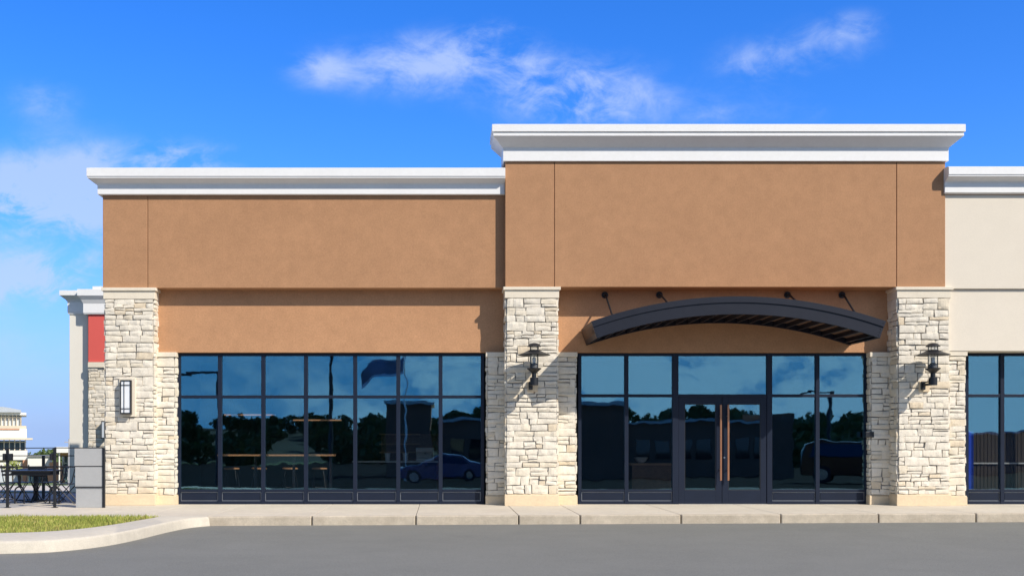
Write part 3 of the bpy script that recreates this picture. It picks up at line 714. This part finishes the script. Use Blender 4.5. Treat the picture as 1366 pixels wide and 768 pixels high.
for i, (px, Y, rz, lab) in enumerate(((88, 24.2, 0, 'black folding patio chair seen from the side next to the grey screen'), (4, 24.2, math.pi, 'black folding patio chair at the left end of the long table'),
                                     (39, 24.95, 1.35, 'black folding chair between the two patio tables, left one'), (58, 24.9, -1.7, 'black folding chair between the two patio tables, right one'),
                                     (22, 25.2, 2.6, 'black folding chair behind the left arched foot of the long table'), (71, 25.3, .5, 'black folding chair behind the right arched foot of the long table'))):
    o = fc if i == 0 else copy_tree(fc); o.location = (gx(px, Y), Y, GZ); o.rotation_euler.z = rz; tag(o, lab, 'chair', 'folding chairs on the patio')

# white wing with red panel behind the left corner
YW = 38.0
wg = thing('white_pavilion', 'cream pilastered wing with white cornice, red panel and stone behind the left corner', 'building', (gx(108, YW), YW, G(YW)))
MB().box(gx(92.5, YW), gx(117.5, YW), YW, YW + 5, -.7, gz(418, YW)).build('pilaster', 'palestucco', wg, bevel=.01)
m = MB(); cornice(m, [(gx(92.5, YW), YW + 5), (gx(92.5, YW), YW), (gx(117.5, YW), YW)], [(-.2, gz(419, YW)), (.03, gz(419, YW)), (.05, gz(416, YW)), (.05, gz(403, YW)), (.10, gz(400, YW)), (.26, gz(395, YW)), (.26, gz(388.5, YW)), (-.2, gz(388.5, YW))])
m.build('cornice', 'white', wg)
Y2 = 37.7
m = MB(); cornice(m, [(gx(113, Y2), YW), (gx(113, Y2), Y2), (gx(300, Y2), Y2)], [(-.2, gz(419, Y2)), (.02, gz(419, Y2)), (.04, gz(417, Y2)), (.04, gz(405, Y2)), (.10, gz(400, Y2)), (.2, gz(395, Y2)), (.2, gz(386.5, Y2)), (-.2, gz(386.5, Y2))])
m.build('cornice', 'white', wg)
MB().box(gx(124, 37.6), gx(300, 37.6), 37.55, 37.9, gz(386, 37.6), gz(382, 37.6)).build('parapet', 'white', wg)
MB().box(gx(117.8, 37.74), gx(300, 37.74), 37.74, 38.6, gz(482.5, 37.74), gz(418.5, 37.74)).build('wall_panel', 'red', wg)
MB().box(gx(117.8, 37.74), gx(300, 37.74), 37.68, 38.6, gz(490, 37.74), gz(483, 37.74)).build('stone_sill', 'cap', wg, bevel=.01)
m = MB(); hh = gz(490, 37.74) + .7; stone_face(m, None, (gx(118, 37.77), 37.77, -.7), (1, 0, 0), (0, -1, 0), gx(300, 37.77) - gx(118, 37.77), courses(hh, 5, .12, .2), 77)
so = m.build('stone_base', 'stone', wg); MB().box(gx(118, 37.78), gx(300, 37.78), 37.785, 38.6, -.7, gz(490.5, 37.74)).build('mortar_core', 'mortar', so)
bs = thing('box_sconce', 'small dark wall light on the shaded stone of the cream wing', 'wall light', (gx(137, 37.6), 37.74, gz(575, 37.6)))
MB().box(gx(135, 37.5), gx(139.5, 37.5), 37.5, 37.75, gz(585, 37.5), gz(561, 37.5)).build('frame', 'black', bs)
MB().box(gx(135.8, 37.48), gx(138.7, 37.48), 37.48, 37.498, gz(583.5, 37.5), gz(562.5, 37.5)).build('glass', 'farpale', bs)

# ------------------------------------------------------------------ far buildings
YD = 118.0; zg = G(YD)
TH = math.atan((PX - 40) / F)                                                 # the far street lies square to this bearing
def fpt(px, v, base):
    R0 = base / math.cos(TH); a = math.atan((px - PX) / F) + TH; u = R0 * math.tan(a)
    return (-R0 * math.sin(TH) + u * math.cos(TH) - v * math.sin(TH), R0 * math.cos(TH) + u * math.sin(TH) + v * math.cos(TH))
def fb(m, x0, y0, x1, y1, Y=118.0, d=8):
    base = YD if abs(Y - YD) < 3 else (114.5 if abs(Y - 114.5) < 1.6 else 112.0); v0 = Y - base
    p0, p1 = fpt(x0, 0, base), fpt(x1, 0, base); ey = (-math.sin(TH), math.cos(TH))
    q = [(p[0] + ey[0] * v, p[1] + ey[1] * v) for p, v in ((p0, v0), (p1, v0), (p1, v0 + d), (p0, v0 + d))]
    return m.prism(q, 'z', gz(y1, base), gz(y0, base))
tw = thing('tower_building', 'white two storey building with lantern tower and brick piers far left', 'building', (gx(15, YD), YD, zg))
m = MB(); fb(m, -75, 610, 36.5, 613, d=14); fb(m, -75, 600.3, 36.5, 610); fb(m, -75, 571.5, 35.6, 583.8); m.build('wall', 'farwhite', tw)
fb(MB(), -75, 600, 36, 644.5, YD + .6, 12).build('ground_floor', 'fargold', tw)
for q in (30.5, -16, -62): fb(MB(), q, 613.2, q + 9, 643.5, YD - .2, 1).build('brick_pier', 'brick', tw)
m = MB(); fb(m, -75, 583.9, 43.5, 586.3, YD - 1, 10); fb(m, -75, 586.4, 41.5, 590.5, YD - .7, .6) if False else None; m.build('eave', 'fargold', tw)
m = MB(); x = -72
while x < 34:
    fb(m, x, 587.5, x + 5.6, 600, YD + .3, .3); x += 7.1
m.build('window', 'farglass', tw)
m = MB(); x = -74
while x < 35: fb(m, x + .6, 586.4, x + 1.9, 600.3, YD + .1, .4); x += 7.1
fb(m, -75, 589.0, 35, 589.9, YD + .15, .3); m.build('mullions', 'fargold', tw)
m = MB(); fb(m, -75, 567.5, 35, 571.4, YD + .2, 8); m.build('coping', 'fargold', tw)
m = MB(); fb(m, -74, 571.5, 26, 573, YD - .1, .4); m.build('accent_band', 'brick', tw)
m = MB(); fb(m, -30, 553, 27, 567.4, YD + 2, 6); m.build('lantern_room', 'farpale', tw)
m = MB(); x = -30.5
while x < 28.2: fb(m, x, 553, x + (1.8 if x > 25 else .9), 567.4, YD + 1.7, .35); x += 5.2
fb(m, 27, 553, 28.6, 567.4, YD + 1.7, .35); fb(m, -30, 555.5, 27, 556.2, YD + 1.75, .3); m.build('lantern_mullions', 'fargold', tw)
m = MB(); fb(m, -38, 549.6, 35, 553, YD + 1.4, 9); m.build('eave', 'farwhite', tw)
m = MB(); pr = [(-30, 549.5), (28, 549.5), (28, 546.2), (20, 545), (12, 543.3), (4, 542.3), (-6, 542.3), (-22, 545.5), (-30, 546.5)]

vs = [fpt(a, 1, YD) + (gz(b, YD),) for a, b in pr] + [fpt(a, 9, YD) + (gz(b, YD),) for a, b in pr]; n_ = len(pr)
m.add(vs, [tuple(range(n_)), tuple(range(2 * n_ - 1, n_ - 1, -1))] + [(i, i + n_, (i + 1) % n_ + n_, (i + 1) % n_) for i in range(n_)]); m.build('roof', 'rooftile', tw)
m = MB(); fb(m, -75, 616, 30, 620.5, YD + .3, .25); m.build('shop_sign_band', 'farwhite', tw)
m = MB(); x = -72
while x < 28: fb(m, x, 624, x + 8.5, 642.5, YD + .35, .2); x += 10
m.build('window', 'farpale', tw)
YE = 114.5
lo = thing('low_shop', 'low white fronted shop with orange brick pier far behind the patio', 'building', (gx(60, YE), YE, G(YE)))
m = MB(); fb(m, 37, 609, 69.5, 622.5, YE, 8); m.build('wall', 'farwhite', lo)
m = MB(); fb(m, 37, 607.6, 70, 608.9, YE - .2, 8); m.build('coping', 'greypanel', lo)
m = MB(); fb(m, 63, 621.2, 86.5, 644, YE - 1.2, 1); fb(m, 66, 616.2, 82, 621.1, YE - 1.15, 1); m.build('brick_pier', 'brick', lo)
m = MB(); fb(m, 37, 622.6, 62.9, 644.5, YE + .6, 4); m.build('shopfront', 'fargold', lo)
m = MB(); x = 38.5
while x < 62: fb(m, x, 626, x + 4.4, 643, YE + .45, .14); x += 5.6
m.build('window', 'farglass', lo)
YG = 112.0
gb = thing('canopy_building', 'white edged flat roofed building with glass front beside the cream wing', 'building', (gx(85, YG), YG, G(YG)))
m = MB(); fb(m, 74.5, 595.8, 130, 603.2, YG - 3, 9); m.build('roof', 'farwhite', gb)
m = MB(); fb(m, 79, 603.3, 130, 608.5, YG - .5, 6); m.build('soffit_beam', 'brick', gb)
m = MB(); fb(m, 84.8, 608.6, 130, 640, YG, 5); m.build('glass_front', 'farglass', gb)
m = MB(); x = 85
while x < 110: fb(m, x, 608.6, x + .9, 640, YG - .2, .15); x += 4.6
fb(m, 85.95, 617, 110, 618, YG - .25, .04); fb(m, 85.95, 630, 110, 630.8, YG - .25, .04); m.build('mullions', 'greypanel', gb)
m = MB(); fb(m, 77.6, 603.3, 79.2, 644.5, YG - 2.6, .25); m.build('column', 'farwhite', gb)
sl = thing('street_lamp', 'thin grey street lamp beside the cream wing in the distance', 'street lamp', (gx(92.6, 70), 70, G(70)))
MB().tube([(gx(92.2, 70), 70, G(70)), (gx(92.2, 70), 70, gz(585, 70))], [.09, .05]).build('pole', 'greypanel', sl)
MB().box(gx(87, 70), gx(92, 70), 69.85, 70.15, gz(590, 70), gz(588.6, 70)).build('lamp_head', 'greypanel', sl)

# ------------------------------------------------------------------ trees
def tree(name, label, x, y, z, h, rad, leafmat, nleaf, lsize, seed, group=None, trunk=.25):
    rr = random.Random(seed); t = thing(name, label, 'tree', (x, y, z), group)
    m = MB(); m.tube([(x, y, z - .1), (x + rr.uniform(-.1, .1) * rad, y, z + h * .4), (x, y, z + h * .8)], [h * .03, h * .022, h * .008], 8)
    tips = []
    for k in range(7):
        a = rr.uniform(0, 6.28); z0 = z + h * rr.uniform(.28, .6); r = rad * rr.uniform(.5, .9)
        e = (x + r * math.cos(a), y + r * math.sin(a), z0 + h * rr.uniform(.1, .32)); m.tube([(x, y, z0), e], [h * .014, h * .004], 6); tips.append(e)
    m.build('trunk', 'bark', t)
    c = MB(); cl = [(e[0], e[1], e[2], rad * rr.uniform(.3, .5)) for e in tips] + [(x + rr.gauss(0, rad * .35), y + rr.gauss(0, rad * .35), z + h * rr.uniform(.45, .95), rad * rr.uniform(.28, .45)) for _ in range(9)]
    for i in range(nleaf):
        q = cl[i % len(cl)]; d = Vector((rr.gauss(0, 1), rr.gauss(0, 1), rr.gauss(0, .8))).normalized() * q[3] * rr.random() ** .4
        p = Vector(q[:3]) + d; u = Vector((rr.gauss(0, 1), rr.gauss(0, 1), rr.gauss(0, 1))).normalized(); v = u.orthogonal().normalized()
        s = lsize * rr.uniform(.6, 1.3); c.add([p - u * s, p + v * s * .5, p + u * s, p - v * s * .5], [(0, 1, 2, 3)], rr.random())
    c.build('crown', leafmat, t)
    return t
tree('young_tree', 'small yellow green young tree before the far white building', gx(17, 100), 100, G(100), 2.1, .75, 'lime', 260, .12, 3)
for i, (px, Y, h, r, lab) in enumerate(((52, 230, 9.6, 4.5, 'distant tree showing just above the low white shop'), (66, 240, 11.0, 4.5, 'taller distant tree right above the brick pier of the low shop'))):
    tree('distant_tree', lab, gx(px, Y), Y, G(Y), (gz(609 - i * 2, Y) - G(Y)), r, 'leaf', 1500, .55, 20 + i, 'distant trees behind the low shop')

# ------------------------------------------------------------------ what the windows mirror: the far side of the parking lot
hill = MB(); rng = random.Random(4); nx_, ny_ = 60, 8; vs = []; fs = []
for j in range(ny_ + 1):
    for i in range(nx_ + 1):
        x = -220 + 320 * i / nx_; y = -95 - 160 * j / ny_
        z = -2.0 + (smooth(j / ny_ * 1.3) * (6.6 + 3.2 * noise.noise(Vector((x * .012, 1, 0)))))
        vs.append((x, y, z))
for j in range(ny_):
    for i in range(nx_): k = j * (nx_ + 1) + i; fs.append((k, k + 1, k + nx_ + 2, k + nx_ + 1))
hill.add(vs, fs); tag(hill.build('hill', 'forestfloor'), 'wooded hill across the parking lot', kind='structure')
wd = MB(); rr = random.Random(9)
for _ in range(330):
    x = rr.uniform(-150, 130); j = rr.random(); y = -90 - 120 * j
    z = -2.0 + smooth((-95 - y) / 160 * 1.3) * (6.6 + 3.2 * noise.noise(Vector((x * .012, 1, 0))))
    if x / (48.1 - y) > .46: continue
    R = rr.uniform(1.8, 3.6); hh = rr.uniform(2.2, 4.4)
    for k in range(210):
        d = Vector((rr.gauss(0, 1), rr.gauss(0, 1), rr.gauss(0, 1))).normalized() * rr.random() ** .35
        p = Vector((x + d.x * R, y + d.y * R, z + hh * .55 + d.z * hh * .55)); u = Vector((rr.gauss(0, 1), rr.gauss(0, 1), rr.gauss(0, 1))).normalized(); v = u.orthogonal()
        s = rr.uniform(.25, .6); wd.add([p - u * s, p + v * s, p + u * s, p - v * s], [(0, 1, 2, 3)], rr.random())
tag(wd.build('woods', 'leaf'), 'wooded ridge mirrored in the shop windows', kind='stuff')
def rx(x, Y): return (x - PX) * (48.1 - Y) / F                                # where a thing mirrored at photo x stands
def rz(y, Y): return EYE + (PY - y) * (48.1 - Y) / F
YO = -42.0
op = thing('brick_store', 'brown brick store with stepped parapets mirrored in the windows', 'building', (10, YO, G(YO)))
def ob(m, x0, y0, x1, y1, Y=YO, d=10): return m.box(rx(x0, Y), rx(x1, Y), Y - d, Y, rz(y1, Y), rz(y0, Y))
m = MB().box(rx(586, YO), rx(1062, YO), YO - 14, YO - .5, -1.8, rz(563, YO)).box(rx(516, YO), rx(577, YO), YO - 10, YO, -1.8, rz(536, YO)).box(rx(770, YO), rx(836, YO), YO - 10, YO, -1.8, rz(540, YO)).box(rx(1030, YO), rx(1062, YO), YO - 9, YO, -1.8, rz(550, YO))
m.build('wall', 'brickdark', op)
m = MB(); ob(m, 512, 532, 581, 537, YO + .4, 11); ob(m, 765, 534, 841, 540, YO + .4, 11); ob(m, 586, 560, 1030, 563, YO - .2, 12); m.build('coping', 'fargold', op)
m = MB()
for x in range(600, 760, 26): ob(m, x, 586, x + 18, 612, YO - .45, .2)
for x in range(850, 1020, 26): ob(m, x, 586, x + 18, 612, YO - .45, .2)
m.build('window', 'cartint', op)
YH = -58.0  # dark block added opposite so the cream shop window mirrors dark below the sky
wh = thing('reflection_block', 'low dark block added to darken the reflection at the bottom of the cream shop window', 'building', (rx(1420, YH), YH, G(YH)))
MB().box(rx(1262, YH), rx(1600, YH), YH - 14, YH, -1.7, rz(578, YH)).build('wall', 'darkroom', wh)
MB().box(rx(1258, YH), rx(1604, YH), YH - 14.5, YH + .4, rz(577.9, YH), rz(575, YH)).build('coping', 'greypanel', wh)
fp = thing('flagpole', 'flagpole with a drooping flag mirrored in the left window', 'flagpole', (rx(543, -22), -22, G(-22)))
MB().tube([(rx(543, -22), -22, G(-22)), (rx(543, -22), -22, rz(468, -22))], [.07, .04]).build('pole', 'steel', fp)
for nm, r0, r1, mt in (('flag', 0, .86, 'flagcloth'), ('flag_border', .86, 1, 'flagpale')):
    m = MB(); vs = []; fs = []; n1, n2 = 24, 10
    for i in range(n1 + 1):
        for j in range(n2 + 1):
            s, t_ = r0 + (r1 - r0) * i / n1, j / n2
            if True: s, t_ = i / n1, r0 + (r1 - r0) * j / n2
            x = rx(541.5 - 58 * s, -22); z = rz(472 + 24 * t_ + 20 * s ** 1.4 + 4 * math.sin(s * 7) , -22); vs.append((x, -22 + .18 * math.sin(s * 9 + t_ * 2), z))
    for i in range(n1):
        for j in range(n2): k = i * (n2 + 1) + j; fs.append((k, k + 1, k + n2 + 2, k + n2 + 1))
    m.add(vs, fs); o = m.build(nm, mt, fp, smooth_=True); so = o.modifiers.new('cloth', 'SOLIDIFY'); so.thickness = .006
for i, (px, Y, yt, r, lab) in enumerate(((441, 1, 470, .09, 'thick dark light pole mirrored in the fifth window bay'), (1109, -16, 521, .13, 'parking lot light pole with one arm mirrored right of the doors'), (290.5, 4, 495, .07, 'low light pole with a thick arm mirrored in the first upper left pane'))):
    x = rx(px, Y) if px > 1000 else rx(px, Y); t = thing('light_pole', lab, 'street lamp', (x, Y, G(Y)), 'parking lot light poles')
    zt = rz(yt, Y) if i else 7.5
    MB().tube([(x, Y, G(Y)), (x, Y, zt)], [r * 1.15, r * .8], 10).build('pole', 'black', t)
    MB().box(x - 1.3, x + .1, Y - .06, Y + .06, zt - .12, zt - .02).build('arm', 'black', t)
    MB().box(x - 1.75, x - 1.1, Y - .16, Y + .16, zt - .2, zt - .121).build('lamp_head', 'black', t, bevel=.02)

# ------------------------------------------------------------------ cars
def car(name, label, cat, loc, rot, Lh, W, prof, glassp, paint, wr, wheels):
    """prof: side outline (x,z); cross-section rounds in towards the roof; local +X is the front"""
    t = thing(name, label, cat, (0, 0, 0), 'cars parked across from the shops')
    zmax = max(z for _, z in prof); belt = glassp[0][1]
    def wid(z): return W / 2 * (1 - .03 * smooth((.35 - z) / .35)) if z < belt else W / 2 * (1 - .22 * ((z - belt) / (zmax - belt)) ** 1.1)
    def body(outline, inset, ys, matn, nm):
        m = MB(); vs = []; n = len(outline)
        for s in ys:
            for x, z in outline:
                k = abs(s); sx = 1 - .05 * k ** 4; vs.append((x * (sx if abs(x) > Lh * .3 else 1), s * (wid(z) + inset), z - (.03 * k ** 6 if z > belt else 0)))
        fs = []
        for i in range(len(ys) - 1):
            for j in range(n): fs.append((i * n + j, i * n + (j + 1) % n, (i + 1) * n + (j + 1) % n, (i + 1) * n + j))
        fs.append(tuple(range(n))); fs.append(tuple(range(len(ys) * n - 1, (len(ys) - 1) * n - 1, -1))); m.add(vs, fs)
        return m.build(nm, matn, t, smooth_=True, bevel=.02)
    body(prof, 0, [-1, -.92, -.6, 0, .6, .92, 1], paint, 'body')
    body(glassp, .006, [-1, 0, 1], 'cartint', 'side_window')
    for x in wheels:
        for s in (-1, 1):
            m = MB(); yv = s * (W / 2 - .09)
            m.tube([(x, yv - .11, wr), (x, yv + .11, wr)], wr, 24); w_ = m.build('wheel', 'tyre', t, bevel=.02)
            MB().tube([(x, yv + s * .10, wr), (x, yv + s * .118, wr)], wr * .62, 18).build('rim', 'steel', w_)
    fx = max(x for x, _ in prof)
    for s in (-1, 1):
        MB().box(fx * .955 - .12, fx * .955 + .03, s * W * .30, s * W * .44, .62, .76).build('headlight', 'ceramic', t, bevel=.02)
        MB().box(-fx * .955 - .03, -fx * .955 + .12, s * W * .32, s * W * .45, .70, .84).build('taillight', 'red', t, bevel=.02)
        MB().box(glassp[-1][0] - .55 if False else fx * .30, fx * .30 + .16, s * (W / 2 + .02), s * (W / 2 + .2), belt - .02, belt + .14).build('mirror', paint, t, bevel=.03)
    t.location = loc; t.rotation_euler.z = rot
sed = [(-2.2, .25), (2.2, .25), (2.25, .45), (2.2, .68), (1.9, .80), (1.05, .92), (.35, 1.32), (.0, 1.39), (-.6, 1.39), (-1.2, 1.20), (-1.75, .98), (-2.15, .93), (-2.25, .7)]
car('sedan', 'dark blue sedan mirrored low in the right of the left window', 'car', (rx(590, -8), -8, G(-8)), math.pi, 2.25, 1.78, sed,
    [(-1.5, .93), (.92, .93), (.30, 1.27), (.0, 1.335), (-.55, 1.335), (-1.05, 1.17)], 'carblue', .32, (-1.35, 1.4))
suv = [(-2.3, .35), (2.3, .35), (2.35, .6), (2.3, .95), (2.0, 1.05), (1.1, 1.12), (.45, 1.68), (.1, 1.78), (-1.9, 1.78), (-2.2, 1.65), (-2.35, 1.1), (-2.38, .7)]
car('suv', 'black sport utility vehicle mirrored in the last window right of the doors', 'car', (rx(1150, 3), 3, G(3)), math.radians(25), 2.35, 1.9, suv,
    [(-2.1, 1.13), (.95, 1.13), (.40, 1.62), (.08, 1.70), (-1.85, 1.70)], 'carblack', .38, (-1.45, 1.45))

# ------------------------------------------------------------------ sky, sun, camera
A_, B_ = 1.1, 1.2
to_sun = Vector((A_, -1, B_)).normalized()
elev = math.asin(to_sun.z); azim = math.atan2(to_sun.x, to_sun.y)
sun = bpy.data.lights.new('sun', 'SUN'); sun.energy = 4.3; sun.angle = math.radians(.53); sun.color = (1, .92, .80)
so = bpy.data.objects.new('sun', sun); C.objects.link(so); so.rotation_euler = (-to_sun).to_track_quat('-Z', 'Y').to_euler(); so.location = (30, -30, 40)
W = bpy.data.worlds.new('World'); bpy.context.scene.world = W; W.use_nodes = True
nt = W.node_tree; bg = nt.nodes['Background']
sky = nt.nodes.new('ShaderNodeTexSky'); sky.sky_type = 'NISHITA'; sky.sun_disc = False
sky.sun_elevation = elev; sky.sun_rotation = azim; sky.air_density = 1.0; sky.dust_density = .6; sky.ozone_density = 3.0; sky.altitude = 100
tc = nt.nodes.new('ShaderNodeTexCoord'); sep = nt.nodes.new('ShaderNodeSeparateXYZ'); L(nt, tc.outputs['Generated'], sep.inputs[0])
zc_ = math_(nt, 'MAXIMUM', sep.outputs['Z'], .012)
cmb = nt.nodes.new('ShaderNodeCombineXYZ'); L(nt, sep.outputs['X'], cmb.inputs[0]); L(nt, sep.outputs['Y'], cmb.inputs[1]); L(nt, zc_, cmb.inputs[2])
nrm = nt.nodes.new('ShaderNodeVectorMath'); nrm.operation = 'NORMALIZE'; L(nt, cmb.outputs[0], nrm.inputs[0]); L(nt, nrm.outputs[0], sky.inputs['Vector'])
hsv = N(nt, 'ShaderNodeHueSaturation', Saturation=1.35, Value=1.0); L(nt, sky.outputs[0], hsv.inputs['Color'])
north = mrange(nt, sep.outputs['Y'], -.15, .35, 0, 1, True)
skyc = mixc(nt, north, sky.outputs[0], mixc(nt, 1, hsv.outputs[0], (.90, 1.24, 1.95), 'MULTIPLY'))
# clouds live in directions: azimuth / elevation tangents of the northern sky
ay = math_(nt, 'MAXIMUM', math_(nt, 'ABSOLUTE', sep.outputs['Y']), .05)
U = math_(nt, 'DIVIDE', sep.outputs['X'], ay); V = math_(nt, 'DIVIDE', sep.outputs['Z'], ay)
front = math_(nt, 'GREATER_THAN', sep.outputs['Y'], 0)
total = None
for (x, y, sx, sy, k) in ((565, 88, 130, 40, 1.15), (655, 58, 62, 32, .8), (775, 130, 92, 46, 1.6), (700, 110, 40, 40, .4), (1015, 85, 62, 30, .8), (1110, 55, 70, 34, .62), (1150, 30, 35, 20, .5), (60, 135, 50, 32, .55), (110, 258, 190, 56, 1.8), (30, 280, 120, 50, .9), (240, 212, 70, 22, 1.0), (55, 372, 130, 34, 2.6), (945, 150, 60, 25, .5), (1080, 150, 90, 30, .3), (425, 95, 42, 22, .8), (60, 470, 140, 45, .45), (40, 560, 200, 40, .3)):
    du = math_(nt, 'MULTIPLY', math_(nt, 'SUBTRACT', U, (x - PX) / F), F / sx); dv = math_(nt, 'MULTIPLY', math_(nt, 'SUBTRACT', V, (PY - y) / F), F / sy)
    q = math_(nt, 'ADD', math_(nt, 'MULTIPLY', du, du), math_(nt, 'MULTIPLY', dv, dv))
    e = math_(nt, 'MULTIPLY', math_(nt, 'POWER', 2.718, math_(nt, 'MULTIPLY', q, -1)), k)
    total = e if total is None else math_(nt, 'ADD', total, e)
total = math_(nt, 'MULTIPLY', total, front)
low = math_(nt, 'MULTIPLY', mrange(nt, sep.outputs['Z'], .09, .22, 1, 0, True), math_(nt, 'SUBTRACT', 1, front))
amount = math_(nt, 'ADD', mrange(nt, U, -.25, .25, .3, 1.1, True), math_(nt, 'MULTIPLY', low, mrange(nt, U, -.22, .2, .2, .95, True)))
back = math_(nt, 'MULTIPLY', math_(nt, 'SUBTRACT', 1, front), amount)
total = math_(nt, 'ADD', total, back)
cuv = nt.nodes.new('ShaderNodeCombineXYZ'); L(nt, U, cuv.inputs[0]); L(nt, math_(nt, 'MULTIPLY', V, 1.5), cuv.inputs[1]); L(nt, math_(nt, 'MULTIPLY', front, 3.7), cuv.inputs[2])
n1 = tnoise(nt, cuv.outputs[0], 7.0, 11, .60, .5); n2 = tnoise(nt, cuv.outputs[0], 24, 8, .66, .6)
nz = math_(nt, 'ADD', math_(nt, 'MULTIPLY', n1, .66), math_(nt, 'MULTIPLY', n2, .34))
dens = math_(nt, 'MULTIPLY', total, mrange(nt, nz, .37, .64, 0, 1.2))
fac = mrange(nt, dens, .04, 1.05, 0, .72, True)
haze_ = mrange(nt, sep.outputs['Z'], 0, .22, .75, 0, True)
haze_ = math_(nt, 'MULTIPLY', haze_, front)
skyc = mixc(nt, low, skyc, (.5, 3.0, 6.6))
final = mixc(nt, fac, mixc(nt, haze_, skyc, (2.4, 3.55, 7.3)), mixc(nt, low, (4.6, 5.7, 8.5), (6.6, 8.3, 10.0)))
L(nt, final, bg.inputs['Color']); bg.inputs['Strength'].default_value = .10

cam = bpy.data.cameras.new('camera'); co = bpy.data.objects.new('camera', cam); C.objects.link(co)
co.location = (0, 0, EYE); co.rotation_euler = (math.radians(90), 0, 0)
cam.sensor_width = 36; cam.lens = 36 * F / 1366; cam.shift_x = (683 - PX) / 1366; cam.shift_y = (PY - 384) / 1366
cam.clip_start = .1; cam.clip_end = 12000
S = bpy.context.scene; S.camera = co
S.view_settings.view_transform = 'Standard'; S.view_settings.look = 'None'; S.view_settings.gamma = 1; S.view_settings.exposure = 0.28
S.render.engine = 'CYCLES'; S.cycles.use_denoising = True
S.cycles.max_bounces = 8; S.cycles.transparent_max_bounces = 12
